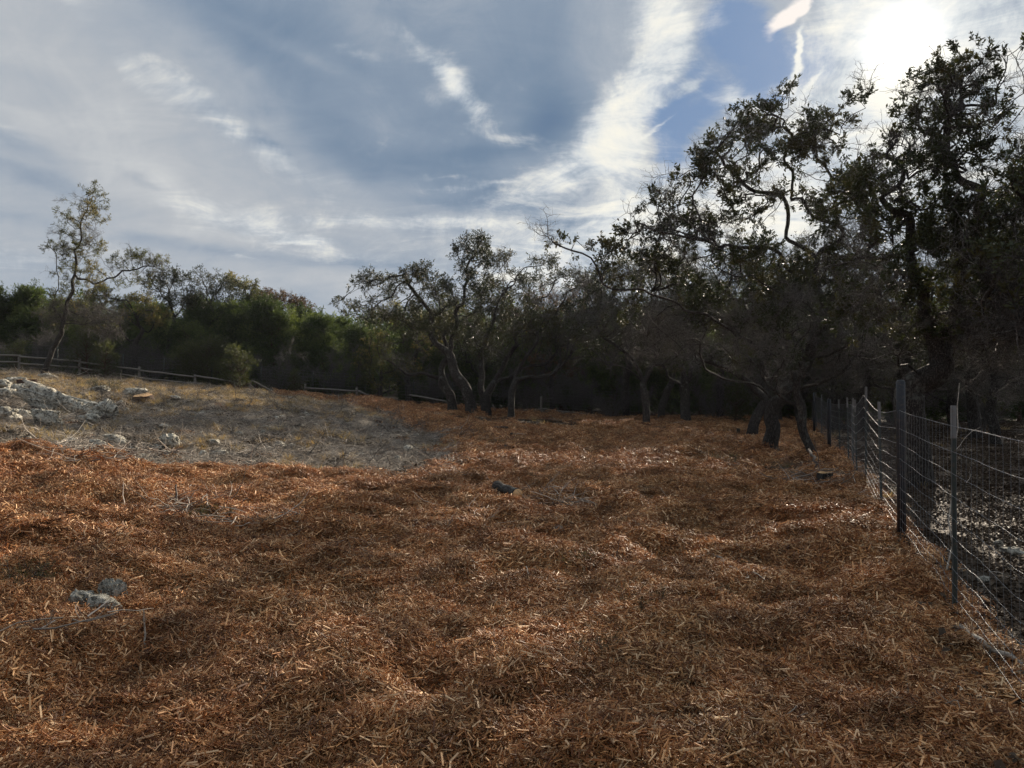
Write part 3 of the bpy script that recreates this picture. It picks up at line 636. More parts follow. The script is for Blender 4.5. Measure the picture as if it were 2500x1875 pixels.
def tree(name, label, base, seeds, blobs_, n_att=900, trunk_r=.2, step=.24, leaf=C_OAK, nvar=7, per=2.2, bare=.0, bare_below=-9, leaf_scale=1.0, thin=0.0, seed=1, group=None,
         bark=M_BARK, gnarl=.16, tip=.011, leaf_reach=2, max_limbs=8, jit=.28, cat='tree', kill=1.25, dens=2.0):
    """seeds: list of polylines (world points); the first starts at the base, the others start at the nearest point of those before"""
    rng = np.random.RandomState(seed); root = empty(name, base); tag(root, label, cat, group); b0 = np.array(base)
    sp_, pr_ = [], []
    for li, pl in enumerate(seeds):
        pl = [np.array(p, float) for p in pl]
        if li == 0: last = -1
        else:
            dd = [np.linalg.norm(q - pl[0]) for q in sp_]; last = int(np.argmin(dd))
        prev = None
        for a, b in zip(pl[:-1], pl[1:]):
            nst = max(1, int(np.linalg.norm(b - a) / step))
            for i in range(nst + (0)):
                t = i / nst
                if li and prev is None and i == 0: prev = a; continue
                sp_.append(a * (1 - t) + b * t); pr_.append(last); last = len(sp_) - 1; prev = b
        sp_.append(pl[-1]); pr_.append(last)
    A = attractors(blobs_, int(n_att * dens), thin, rng, seed)
    pos, par = colonize(np.array(sp_), np.array(pr_), A, step, step * kill, rng=rng, jit=jit)
    n = len(pos)
    # gnarl: a coherent wander that leaves the foot in place
    hh = np.clip((pos[:, 2] - b0[2] - .2) / 2.4, 0, 1)[:, None]; q = pos * 1.5 + seed * 3.1; gnarl = gnarl * 1.35
    pos = pos + hh * gnarl * np.stack([vnoise(q, 1), vnoise(q + 50, 2), vnoise(q + 90, 3)], 1) + hh * gnarl * .55 * np.stack([vnoise(q * 2.7, 4), vnoise(q * 2.7 + 50, 5), vnoise(q * 2.7 + 90, 6)], 1)
    ch = [[] for _ in range(n)]
    for i in range(n):
        if par[i] >= 0: ch[par[i]].append(i)
    tips = np.zeros(n); dist = np.zeros(n)
    for i in range(n - 1, -1, -1):
        if not ch[i]: tips[i] += 1
        if par[i] >= 0: tips[par[i]] += tips[i]; dist[par[i]] = max(dist[par[i]], dist[i] + 1)
    ex = math.log(max(tips[0], 3)) / math.log(trunk_r / tip); rad = tip * tips ** (1 / ex)
    h0 = pos[:, 2] - b0[2]; pd_ = np.zeros(n)
    for i in range(1, n):
        if par[i] >= 0: pd_[i] = pd_[par[i]] + np.linalg.norm(pos[i] - pos[par[i]])
    rad = np.where(rad > .02, .02 + (rad - .02) * (.50 + .50 * np.exp(-np.maximum(pd_ - 1.5, 0) / 2.5)), rad)
    # chains
    chains = []; stack = [0]
    while stack:
        s0 = stack.pop(); c = [s0] if par[s0] < 0 else [par[s0], s0]; i = s0
        while ch[i]:
            o = sorted(ch[i], key=lambda k_: -tips[k_]); i = o[0]; c.append(i); stack += o[1:]
        chains.append(c)
    chains.sort(key=lambda c: -(rad[c[1]] if len(c) > 1 else 0) if par[c[0]] >= 0 or c[0] != 0 else -99)
    def build(lst):
        Vs, Fs, off = [], [], 0
        for c in lst:
            p_ = pos[c] - b0; r_ = rad[c].copy(); 
            if c[0] != 0 or len(lst) > 1: r_[0] = min(r_[0], r_[1] * 1.25) if len(c) > 1 else r_[0]
            if c[0] == 0 and par[c[0]] < 0: r_ = r_ * (1 + .35 * np.exp(-np.maximum(h0[c], 0) / .2)); p_[0, 2] -= .15
            r_[-1] *= .5
            if len(c) > 3 and r_.max() > .03:    # finer rings with small bends
                p_[1:] += rng.randn(len(c) - 1, 3) * np.minimum(r_[1:, None] * .55, .05) * (1 if c[0] != 0 else .35); t = np.arange(len(c)); tt = np.linspace(0, len(c) - 1, (len(c) - 1) * 2 + 1); p_ = np.stack([np.interp(tt, t, p_[:, k_]) for k_ in range(3)], 1); r_ = np.interp(tt, t, r_)
                p_[1:-1] = (p_[:-2] + 2 * p_[1:-1] + p_[2:]) / 4
            mx = r_.max(); sd_ = 12 if mx > .1 else 8 if mx > .04 else 5 if mx > .015 else 3
            a, f = tube_arrays(p_, r_, sd_, off, .12 if mx > .05 else 0, seed); Vs.append(a); Fs.append(f); off += len(a)
        return np.concatenate(Vs), np.concatenate(Fs)
    chains = [c for c in chains if len(c) > 1]
    V_, f_ = build(chains[:1]); link('trunk', np_mesh('trunk', V_, f_), bark, root)
    nl = 0; rest = []
    for c in chains[1:]:
        if nl < max_limbs and rad[c[1]] > trunk_r * .22 and len(c) > 6:
            V_, f_ = build([c]); link('limb', np_mesh('limb', V_, f_), bark, root); nl += 1
        else: rest.append(c)
    if rest:
        V_, f_ = build(rest); link('branches', np_mesh('branches', V_, f_), bark, root)['kind'] = 'stuff'
    # foliage
    cand = np.where((dist <= leaf_reach) & (par >= 0) & (np.arange(n) >= len(sp_)))[0]
    zb = pos[cand, 2]; isb = (rng.rand(len(cand)) < bare) | (zb < bare_below) & (rng.rand(len(cand)) < .8)
    def put(nm, ids, coll, nv, per_, sc):
        if not len(ids): return
        k_ = rng.poisson(per_, len(ids)); k_ = np.where(dist[ids] == 0, k_ + 1, k_); ids = np.repeat(ids, k_)
        if not len(ids): return
        d = pos[ids] - pos[par[ids]]; d /= np.linalg.norm(d, axis=1)[:, None]; d = d * .7 + rng.randn(len(ids), 3) * .62 + [0, 0, .25]
        p_ = pos[ids] - (pos[ids] - pos[par[ids]]) * rng.rand(len(ids), 1) - b0
        tint = np.clip(.5 + .6 * fbm((pos[ids]) * .7 + seed, 2, 60) + .25 * rng.randn(len(ids)), 0, 1)
        scatter(nm, p_, dirs_to_euler(d, rng.rand(len(ids)) * 2 * PI), sc * (.7 + .6 * rng.rand(len(ids))), rng.randint(0, nv, len(ids)), coll, root, tint)
    put('crown', cand[~isb], leaf, nvar, per, leaf_scale); inner = np.where((dist > leaf_reach) & (dist < 14) & (par >= 0) & (np.arange(n) >= len(sp_)) & (rng.rand(n) < np.where(pos[:, 2] < bare_below + 1.0, .3, .04) + bare * .6))[0]
    put('bare_twigs', np.concatenate([cand[isb], inner]), C_BARE, 7, max(per * .8, 1.0), 1.15)
    return root
def PB(d, lst, rd, drnd=0.0, rng=None):
    """blobs given in photograph pixels at a distance"""
    rng = rng or RND; out = []
    for b in lst:
        px, py, rx, ry = b[:4]; dd = d + (b[4] if len(b) > 4 else 0) + rng.uniform(-drnd, drnd); out.append((tuple(P(px, py, dd)), (rx / F * dd, rd, ry / F * dd)))
    return out
def PL(d, lst): return [tuple(P(p[0], p[1], d + (p[2] if len(p) > 2 else 0))) for p in lst]
def foot(px, d):
    x = (px - 1250) / F * d; return (x, d, gz1(x, d) - .03)
def with_foot(px, d, lst):
    b = foot(px, d); return b, [b] + PL(d, lst)

# A: tall sparse oak on the left
b, tr = with_foot(105, 37, [(128, 850), (165, 790), (172, 720), (182, 650), (196, 580), (215, 500)])
tree('leaning_oak', 'tall sparse leaning oak above the rail fence with one long side arm', b,
     [tr, PL(37, [(165, 790), (130, 740), (140, 690), (135, 640)]), PL(37, [(178, 665), (235, 700), (290, 668), (350, 650), (400, 655)])],
     PB(37, [(228, 480, 26, 38), (205, 525, 42, 36), (150, 520, 14, 30), (230, 520, 30, 30), (180, 570, 36, 30), (160, 600, 40, 25), (190, 620, 62, 36), (232, 600, 34, 22), (120, 608, 20, 12), (160, 660, 40, 40), (225, 660, 42, 30),
             (300, 632, 28, 26), (340, 625, 25, 26), (390, 640, 34, 20), (260, 690, 50, 28), (330, 690, 40, 18), (150, 720, 40, 20), (200, 760, 70, 30), (250, 790, 50, 30), (130, 770, 30, 30)], .9, .5), 1000, .125, .19, C_OLV, 5, 2.0, .04, 6.0, .55, thin=-.35, seed=3, tip=.007, bark=M_BARK, gnarl=.12)

# B-D: the oaks in the middle, by the far corner
b, tr = with_foot(1154, 36.5, [(1140, 948), (1106, 912), (1092, 868), (1060, 828), (1048, 765)])
tree('live_oak', 'spreading live oak with forked black limbs reaching over the rail fence brace', b,
     [tr, PL(36.5, [(1060, 828), (1052, 765), (1018, 720), (985, 675)]), PL(36.5, [(1094, 866), (1110, 800), (1122, 756), (1140, 677), (1160, 613)]), PL(36.5, [(1050, 765), (1090, 745), (1115, 712)])],
     PB(36.5, [(850, 742, 34, 30), (905, 685, 34, 26), (950, 700, 36, 34), (1010, 672, 42, 30), (1060, 700, 26, 40), (1085, 720, 30, 30), (1130, 620, 28, 32), (1165, 600, 30, 26), (1190, 640, 24, 30), (1140, 670, 30, 26), (1000, 770, 80, 40), (930, 760, 60, 30), (1090, 800, 60, 40), (1160, 740, 60, 60)],
        1.6, .9), 1250, .26, .26, C_OAKF, 5, 2.3, .06, -9, .95, seed=5, leaf_reach=2)
b, tr = with_foot(1108, 37.5, [(1098, 960), (1080, 925), (1030, 912), (985, 912), (945, 880)])
tree('live_oak', 'low live oak beside the forked one, its limb stretched level to the left', b,
     [tr, PL(37.5, [(1085, 930), (1088, 870), (1075, 820)])], PB(37.5, [(940, 870, 36, 24), (990, 890, 36, 16), (1060, 840, 60, 40), (1010, 830, 40, 30), (1100, 780, 60, 40)], 1.3, .8), 420, .22, .26, C_OAKF, 5, 1.2, .3, -9, .8, seed=8)
b, tr = with_foot(1187, 37, [(1186, 975), (1200, 940), (1232, 890), (1262, 845), (1268, 790)])
tree('live_oak', 'live oak with two joined trunks fanning right behind the thin single one', b,
     [tr, PL(37, [(1184, 975), (1172, 930), (1180, 860), (1200, 790), (1215, 720)]), PL(37, [(1200, 940), (1270, 900), (1330, 880), (1370, 850)])],
     PB(37, [(1235, 640, 22, 30), (1215, 690, 40, 30), (1270, 690, 45, 30), (1300, 720, 50, 40), (1230, 760, 70, 50), (1310, 800, 70, 50), (1200, 830, 60, 40), (1370, 800, 50, 60), (1330, 650, 36, 26), (1385, 680, 44, 30)], 1.6, .9), 1200, .24, .26, C_OAKF, 5, 2.4, .10, -9, .95, seed=12)
b, tr = with_foot(1246, 35.5, [(1252, 960), (1262, 925), (1300, 925), (1345, 915), (1388, 880)])
tree('live_oak', 'slim live oak standing apart right of the joined trunks', b,
     [tr, PL(35.5, [(1258, 930), (1280, 870), (1300, 820)])], PB(35.5, [(1400, 850, 50, 50), (1330, 840, 60, 40), (1290, 790, 60, 40), (1420, 760, 60, 50), (1450, 700, 50, 30)], 1.4, .8), 560, .15, .26, C_OAKF, 5, 1.3, .35, -9, .8, seed=17)
# E: oaks right of the middle
b, tr = with_foot(1577, 33, [(1578, 980), (1572, 935), (1550, 890), (1500, 840), (1450, 790)])
tree('live_oak', 'thin-trunked oak in the open chips with a wide tangle of bare boughs', b,
     [tr, PL(33, [(1574, 940), (1590, 880), (1600, 820), (1590, 750)]), PL(33, [(1572, 935), (1540, 910), (1480, 890)]), PL(33, [(1590, 900), (1650, 860), (1700, 830)])],
     PB(33, [(1440, 780, 70, 60), (1500, 740, 80, 60), (1580, 720, 90, 60), (1650, 760, 80, 60), (1480, 860, 70, 40), (1660, 850, 70, 50), (1560, 830, 80, 60), (1450, 690, 60, 30), (1560, 650, 70, 40)], 1.8, 1.0), 1200, .15, .26, C_OAKF, 5, 1.9, .35, 3.4, .9, seed=21)
b, tr = with_foot(1674, 36.5, [(1672, 960), (1668, 900), (1650, 850), (1640, 790)])
tree('live_oak', 'dark straight oak between the thin-trunked one and the leaning one', b,
     [tr, PL(36.5, [(1670, 930), (1700, 890), (1712, 840)]), PL(36.5, [(1672, 950), (1640, 920), (1610, 880)])],
     PB(36.5, [(1640, 780, 80, 70), (1720, 780, 80, 70), (1680, 700, 90, 50), (1600, 870, 60, 40), (1740, 870, 60, 40)], 1.8, 1.0), 800, .24, .27, C_OAKF, 5, 1.6, .2, -9, .85, seed=23)
b, tr = with_foot(1610, 39.5, [(1625, 960), (1645, 920), (1660, 870)])
tree('live_oak', 'slanting oak half hidden behind the thin-trunked one', b, [tr], PB(39.5, [(1680, 820, 70, 60), (1620, 800, 60, 50), (1560, 820, 60, 50)], 1.5, 1), 420, .18, .28, C_OAKF, 5, 1.6, .2, -9, .9, seed=26)
b, tr = with_foot(1832, 27, [(1845, 1030), (1866, 985), (1880, 940), (1870, 880)])
tree('live_oak', 'leaning oak trunk just left of and behind the thick furrowed one', b, [tr, PL(27, [(1868, 985), (1830, 940), (1770, 900), (1700, 880)])],
     PB(27, [(1800, 860, 90, 50), (1700, 860, 90, 40), (1880, 820, 90, 50), (1650, 830, 70, 40)], 1.5, .8), 520, .17, .26, C_OAK, 7, 1.3, .4, -9, 1.0, seed=29)
# F: the thick furrowed oak with the high crown
b, tr = with_foot(1882, 20.5, [(1884, 1040), (1890, 985), (1925, 930), (1960, 870), (1985, 790), (1990, 700), (1985, 640)])
tree('live_oak', 'thick furrowed live oak this side of the wire fence, with the high arching crown', b,
     [tr, PL(20.5, [(1985, 650), (1935, 590), (1938, 530), (1900, 490), (1860, 470), (1810, 420), (1790, 380)]), PL(20.5, [(1988, 640), (2040, 590), (1990, 545), (1955, 505), (1935, 440), (1915, 350), (1905, 280)]),
      PL(20.5, [(2040, 590), (2060, 520), (2020, 440), (2005, 370), (2035, 310)]),
      PL(20.5, [(1985, 690, 0), (1900, 640, -.5), (1816, 612, -1), (1720, 600, -1.2), (1640, 560, -1.4), (1590, 545, -1.5)]),
      PL(20.5, [(1950, 880, 0), (1850, 850, -.8), (1750, 800, -1.2), (1640, 760, -1.5), (1530, 712, -1.8), (1464, 679, -2), (1411, 638, -2), (1355, 610, -2), (1342, 580, -2)]),
      PL(20.5, [(1890, 985, 0), (1850, 940, .5), (1790, 930, .8), (1720, 905, 1)]), PL(20.5, [(1900, 965, 0), (1980, 930, -1), (2060, 900, -1.5), (2110, 850, -1.5)]),
      PL(20.5, [(1960, 870, 0), (1880, 800, 1), (1800, 740, 1.6), (1700, 700, 1.8), (1600, 690, 2)]), PL(20.5, [(1925, 930, 0), (1840, 900, -1.4), (1740, 870, -2), (1650, 860, -2.4), (1560, 800, -2.6)]), PL(20.5, [(1985, 760, 0), (2050, 700, .8), (2100, 620, 1.2)]), PL(20.5, [(1988, 720, 0), (1920, 720, -1.2), (1840, 690, -2), (1760, 640, -2.4), (1700, 560, -2.4), (1660, 500, -2.4)])],
     PB(20.5, [(1560, 548, 42, 26), (1620, 500, 46, 38), (1650, 540, 60, 30), (1690, 430, 52, 46), (1740, 470, 60, 34), (1720, 380, 36, 30), (1800, 340, 56, 46), (1850, 300, 60, 36), (1907, 252, 22, 30), (1960, 320, 46, 36), (2010, 285, 40, 28), (2070, 278, 30, 24),
               (2040, 340, 34, 34), (1830, 410, 70, 40), (1970, 380, 40, 34), (1700, 560, 80, 36), (1620, 610, 90, 40), (1560, 640, 60, 50), (1780, 540, 60, 26), (1790, 640, 110, 40), (2020, 500, 44, 50), (1920, 690, 130, 60), (1740, 730, 150, 70), (1640, 800, 110, 60), (1880, 800, 150, 60), (2030, 460, 40, 44), (2085, 450, 34, 40), (2080, 540, 50, 50), (1885, 520, 36, 26), (2060, 620, 60, 60), (2080, 740, 100, 70), (2080, 860, 80, 40)],
        1.5, 1.0) + PB(18.5, [(1345, 595, 20, 24), (1375, 600, 30, 16), (1410, 618, 36, 18), (1450, 640, 34, 24), (1490, 640, 30, 16), (1500, 675, 34, 18), (1478, 600, 6, 26)], .45, .1),
     2600, .195, .23, C_OAK, 7, 2.5, .14, 3.6, 1.0, thin=.0, seed=33, dens=1.5, gnarl=.24, leaf_reach=2, max_limbs=14)
# G: big oak beyond the fence, under the sun
b, tr = with_foot(2238, 12.7, [(2232, 1060), (2236, 960), (2252, 890), (2262, 800), (2240, 700), (2215, 600), (2190, 530)])
tree('live_oak', 'massive rough-barked live oak just beyond the wire fence by the black pipe post', b,
     [tr, PL(12.7, [(2190, 530), (2175, 485), (2215, 440), (2200, 400), (2185, 390)]), PL(12.7, [(2255, 850), (2330, 760), (2370, 650), (2360, 520), (2340, 380), (2330, 260)]),
      PL(12.7, [(2240, 900, 0), (2180, 880, -.4), (2100, 890, -.8), (2030, 900, -1)]), PL(12.7, [(2262, 800, 0), (2160, 760, .8), (2080, 740, 1.2)]), PL(12.7, [(2270, 800), (2400, 720), (2480, 600), (2500, 480)])],
     PB(12.7, [(2332, 150, 24, 28), (2290, 185, 34, 26), (2330, 215, 44, 30), (2400, 200, 44, 28), (2440, 165, 18, 20), (2350, 265, 80, 36), (2270, 300, 50, 36), (2440, 240, 30, 26), (2480, 270, 40, 40), (2200, 380, 46, 40), (2270, 400, 80, 50), (2390, 370, 90, 60), (2150, 450, 46, 34), (2065, 500, 12, 40), (2100, 520, 50, 40),
               (2250, 520, 110, 60), (2420, 520, 120, 80), (2540, 420, 90, 110), (2140, 620, 100, 60), (2300, 660, 140, 80), (2480, 680, 140, 100), (2100, 720, 70, 50), (2200, 780, 120, 50), (2380, 820, 140, 60)],
        1.1, .7), 2200, .225, .17, C_OAK, 7, 2.1, .2, 2.6, .8, thin=.10, seed=37, gnarl=.22, max_limbs=14, tip=.008, dens=1.5)
b, tr = with_foot(1990, 18.6, [(1965, 1060), (1948, 985), (1955, 930), (1990, 880)])
tree('live_oak', 'slender crooked oak leaning left against the line of steel posts', b, [tr, PL(18.6, [(1948, 985), (1900, 950), (1850, 935)])],
     PB(18.6, [(1990, 830, 90, 50), (1900, 880, 80, 40), (2050, 850, 70, 40), (1950, 760, 90, 40)], 1.3, .6), 520, .105, .22, C_OAK, 7, .9, .55, -9, .9, seed=41)
# trees beyond the wire fence on the right
for i, (px, d, r, hb, lb, sd) in enumerate([
        (2432, 25, .15, [(2420, 850, 120, 90), (2480, 760, 120, 90), (2340, 800, 100, 80), (2450, 930, 100, 40)], 'thin dark oak beyond the wire fence near the sunlit leaf patch', 43),
        (2620, 11, .22, [(2560, 500, 120, 150), (2480, 620, 90, 90), (2500, 780, 110, 80), (2620, 650, 150, 180), (2700, 450, 200, 150)], 'oak whose crown leans in at the edge beyond the wire fence', 47),
        (2330, 33, .2, [(2300, 850, 120, 80), (2380, 880, 120, 60), (2220, 870, 100, 70), (2320, 950, 120, 40)], 'far oak behind the massive one with foliage down to the ground', 53),
        (2110, 30, .2, [(2100, 850, 110, 80), (2030, 880, 100, 60), (2180, 870, 100, 60), (2120, 950, 120, 40)], 'far oak seen through the row of small steel posts', 59),
        (1960, 34, .2, [(1950, 850, 110, 80), (1880, 900, 100, 50), (2020, 880, 90, 60), (1950, 960, 110, 30)], 'far oak behind the leaning slender one', 61)]):
    b, tr = with_foot(px, d, [(px - 10, 1000), (px + 8, 930), (px, 860)])
    tree('live_oak', lb, b, [tr], PB(d, hb, 2.2, 1), 620 if d < 20 else 480, r, .28, C_OAK if d < 20 else C_OAKF, 5, 2.2, .2, 2.8, 1.0, seed=sd, thin=-.2)

# oaks standing above the juniper thicket on the left
for (px, d, py, blb, lb, sd, cl) in [
        (420, 47, 830, [(415, 700, 46, 40), (380, 690, 40, 20), (430, 740, 50, 40), (440, 680, 26, 20)], 'dark round-crowned oak right of the leaning oak arm', 71, C_OAKF),
        (530, 48, 830, [(505, 672, 26, 24), (480, 720, 26, 30), (540, 700, 30, 26), (560, 720, 36, 30), (530, 760, 60, 40)], 'oak with a small tuft top between the two round crowns', 73, C_OAKF),
        (610, 50, 840, [(570, 690, 30, 24), (610, 712, 36, 26), (640, 740, 50, 30)], 'olive oak on the crest of the thicket', 75, C_OLV),
        (700, 52, 850, [(650, 728, 34, 20), (700, 735, 40, 22), (740, 752, 24, 14)], 'rust-brown oak at the end of the treeline crest', 77, C_RST),
        (330, 44, 850, [(330, 745, 60, 30), (280, 760, 50, 36), (370, 770, 50, 30), (250, 720, 50, 26)], 'olive oak behind the leaning oak', 79, C_OLV),
        (930, 43, 930, [(925, 850, 36, 36), (900, 880, 30, 40), (960, 910, 40, 30), (930, 930, 50, 26), (990, 900, 40, 24)], 'yellow-green bushy oak at the corner of the rail fence', 83, C_OLV),
        (1000, 45, 900, [(960, 770, 50, 30), (1010, 790, 60, 40), (1050, 830, 50, 40), (1090, 760, 50, 50)], 'olive oak filling the space behind the forked live oak', 85, C_OLV),
        (1180, 44, 920, [(1150, 830, 70, 50), (1220, 800, 70, 60), (1180, 880, 70, 40), (1200, 720, 60, 40)], 'dull green oak behind the joined trunks', 87, C_OAKF),
        (1350, 45, 930, [(1320, 760, 70, 60), (1380, 820, 80, 60), (1430, 740, 60, 50), (1350, 900, 80, 40)], 'rusty-leaved oak behind the middle oaks', 89, C_RST)]:
    b, tr = with_foot(px, d, [(px - 6, (py + 960) / 2), (px, py)])
    tree('background_oak', lb, b, [tr], PB(d, blb, 1.5, .6), 420, .16, .3, cl, 4, 2.4, .05, -9, .95, seed=sd, thin=-.25, group='oaks rising behind the fences')

for (px, d, r, blb, lb, sd) in [
        (1530, 41, .2, [(1500, 700, 90, 60), (1580, 660, 90, 50), (1460, 790, 90, 60), (1560, 780, 90, 60)], 'oak rising behind the thin-trunked oak', 301),
        (1760, 40, .2, [(1720, 660, 100, 60), (1800, 620, 90, 60), (1760, 740, 110, 60), (1840, 700, 80, 60)], 'tall oak rising behind the straight oak and the leaning one', 302),
        (1900, 37, .2, [(1880, 680, 100, 70), (1960, 640, 80, 60), (1900, 780, 120, 60), (2000, 740, 80, 60)], 'tall oak behind the furrowed oak', 303),
        (2040, 32, .2, [(2020, 700, 100, 70), (2090, 640, 80, 70), (2060, 780, 120, 60)], 'tall oak behind the far end of the steel posts', 304),
        (2200, 29, .2, [(2180, 700, 110, 80), (2260, 640, 100, 80), (2200, 800, 120, 60)], 'tall oak behind the massive rough-barked one', 305),
        (2380, 27, .2, [(2350, 700, 110, 80), (2430, 620, 100, 90), (2400, 800, 120, 70)], 'tall oak between the massive oak and the frame edge', 306),
        (2530, 24, .2, [(2500, 650, 110, 120), (2560, 520, 120, 100), (2480, 820, 110, 90)], 'tall oak at the frame edge beyond the fence', 307)]:
    b, tr = with_foot(px, d, [(px - 6, 930), (px + 10, 850)])
    tree('background_oak', lb, b, [tr], PB(d, blb, 2.0, .8), 620, r, .3, C_OAKF, 5, 2.0, .3, 4.2, 1.0, seed=sd, thin=-.2, group='oaks rising behind the right-hand trees')

# junipers
def juniper(name, label, base, H, Rm, seed, n=900, coll=C_JUN, nv=6, sc=1.0, mat=M_BARKR, group=None, shape=.5):
    rng = np.random.RandomState(seed); root = empty(name, base); tag(root, label, 'tree', group)
    pts = wiggle((0, 0, -.1), (rng.randn() * .05, rng.randn() * .05, 1), H * .93, 12, .05, rnd=rng)
    link('trunk', tube_mesh('trunk', pts, np.linspace(.035 * H ** .7, .01, 13), 8, .1), mat, root)
    lst = []; LPs = []; LDs = []
    nlimb = max(10, int(26 * sc))
    for i in range(nlimb * 2):
        t = .06 + .92 * (i + rng.rand()) / (nlimb * 2); a = rng.rand() * 2 * PI
        R_ = Rm * (1 - t) ** shape * (.25 + t * 2.2 if t < .34 else 1) * (.45 + .8 * rng.rand()) + .12
        s = pts[min(12, int(t * 12))]; lim = wiggle(s, (math.cos(a), math.sin(a), .35 + .6 * t), R_ * 1.1, 5, .12, rnd=rng)
        lst.append((lim, np.linspace(.012 + .012 * Rm, .006, 6), 4, .5))
        k = max(2, int(n / (nlimb * 2))); u = rng.rand(k) ** .6 * 4.99; j = u.astype(int); p_ = lim[j] + (lim[j + 1] - lim[j]) * (u - j)[:, None] + rng.randn(k, 3) * .13 * Rm
        LPs.append(p_); dd = (lim[-1] - lim[0]) / np.linalg.norm(lim[-1] - lim[0]); LDs.append(dd * .6 + rng.randn(k, 3) * .45 + [0, 0, .55])
    V_, q, c_ = join_tubes(lst); link('branches', np_mesh('branches', V_, q), mat, root)['kind'] = 'stuff'
    p_ = np.concatenate(LPs); d_ = np.concatenate(LDs); p_[:, 2] = np.maximum(p_[:, 2], .1)
    tint = np.clip(.45 + .7 * fbm((p_ + np.array(base)) * .8, 2, 70) + .15 * rng.randn(len(p_)), 0, 1)
    scatter('crown', p_, dirs_to_euler(d_, rng.rand(len(p_)) * 2 * PI), sc * (.7 + .6 * rng.rand(len(p_))), rng.randint(0, nv, len(p_)), coll, root, tint)
    return root
def copy_tree(o):
    c = o.copy(); COL.objects.link(c)
    for ch in o.children:
        x = ch.copy(); COL.objects.link(x); x.parent = c
    return c
JP = [juniper('juniper_tree', '', (0, 0, 0), 6.0, 2.1, 101 + i, 1150, shape=.62 + .14 * i) for i in range(4)]
jl = [  # pixel column, distance, height, label
    (-30, 46, 5.2, 'dark juniper at the left end of the treeline'), (30, 47, 5.0, 'blunt dark juniper at the left behind the rail fence'), (85, 46, 5.4, 'feather-topped juniper just left of the leaning oak'),
    (150, 49, 5.0, 'juniper directly behind the leaning oak trunk'), (220, 47, 5.0, 'juniper right of the leaning oak trunk'), (290, 49, 5.2, 'juniper under the long arm of the leaning oak'),
    (350, 47, 4.6, 'dark juniper beneath the dark round-crowned oak'), (400, 50, 5.2, 'juniper behind the second rail panel'), (455, 47, 5.0, 'green juniper below the small tuft-topped oak'),
    (510, 50, 5.9, 'tall juniper in the middle of the thicket'), (565, 48, 5.6, 'broad juniper left of the rail brace'), (625, 50, 6.2, 'high juniper on the crest above the rail brace'),
    (680, 48, 5.9, 'deep green juniper left of the rusty oak'), (735, 50, 5.8, 'deep green juniper under the rusty oak'), (790, 48, 5.2, 'juniper where the treeline dips'),
    (845, 50, 5.2, 'juniper behind the short rail panel'), (890, 47, 4.6, 'dark juniper left of the yellow-green oak'), (1010, 49, 5.6, 'black-green juniper behind the level limb'),
    (1075, 50, 6.4, 'juniper behind the forked oak trunk'), (1150, 51, 6.2, 'juniper showing between the oak trunks'), (1230, 49, 6.4, 'juniper behind the slim oak'),
    (1300, 51, 6.0, 'juniper behind the lone brown fence post'), (1370, 49, 6.2, 'juniper right of the lone brown fence post'), (1440, 51, 6.6, 'dark juniper left of the thin-trunked oak'),
    (1510, 48, 6.4, 'near-black juniper behind the thin-trunked oak'), (1580, 50, 6.6, 'dark juniper behind the slanting oak'), (1640, 48, 6.4, 'dark juniper left of the straight oak'),
    (1710, 47, 6.2, 'green juniper right of the straight oak'), (1780, 44, 6.0, 'juniper left of the furrowed oak trunk'), (1850, 42, 6.0, 'juniper behind the furrowed oak trunk'),
    (1930, 43, 6.2, 'juniper behind the start of the steel posts'), (2010, 41, 6.0, 'juniper behind the farthest steel posts'), (2090, 42, 6.2, 'juniper behind the nearer steel posts'),
    (2170, 40, 6.0, 'juniper left of the massive oak trunk beyond the fence'), (2250, 42, 6.2, 'juniper behind the massive oak trunk'), (2330, 40, 6.0, 'juniper right of the massive oak trunk'),
    (2410, 42, 6.2, 'juniper behind the thin oak beyond the fence'), (2490, 40, 6.2, 'juniper at the right edge beyond the fence'), (2570, 42, 6.2, 'juniper past the right edge beyond the fence')]
for i, (px, d, H, lb) in enumerate(jl):
    o = JP[i] if i < 4 else copy_tree(JP[i % 4])
    b = foot(px, d); o.location = b; o.rotation_euler = (0, 0, RND.uniform(0, 6.28)); s_ = H / 6.0; o.scale = (s_ * RND.uniform(.95, 1.25), s_ * RND.uniform(.95, 1.25), s_)
    o['label'] = lb; o['group'] = 'junipers in the thicket behind the fences'
# small junipers and shrubs by the fence
sap = juniper('juniper_sapling', 'pale small juniper sapling in front of the rail brace gap', (0, 0, 0), 1.15, .42, 140, 110, C_JNY, 4, .62, shape=.8, group='young junipers along the rail fence')
sap['category'] = 'sapling'
for i, (px, d, H, lb) in enumerate([
        (718, 41.0, 1.25, 'pale small juniper sapling in the gap between the rail braces'), (38, 39.5, 1.5, 'juniper sapling behind the leftmost rail post'), (255, 39.5, 1.9, 'pointed juniper sapling between two rail posts'),
        (212, 40.0, 2.3, 'loose juniper sapling right of the leaning oak foot'), (585, 40.5, 2.3, 'tall thin juniper sapling at the end post of the rails'), (1795, 36, 1.8, 'juniper sapling left of the furrowed oak')]):
    o = sap if i == 0 else copy_tree(sap); o.location = foot(px, d); o.rotation_euler = (0, 0, i * 1.3); s_ = H / 1.15; o.scale = (s_ * 1.05, s_ * 1.05, s_); o['label'] = lb
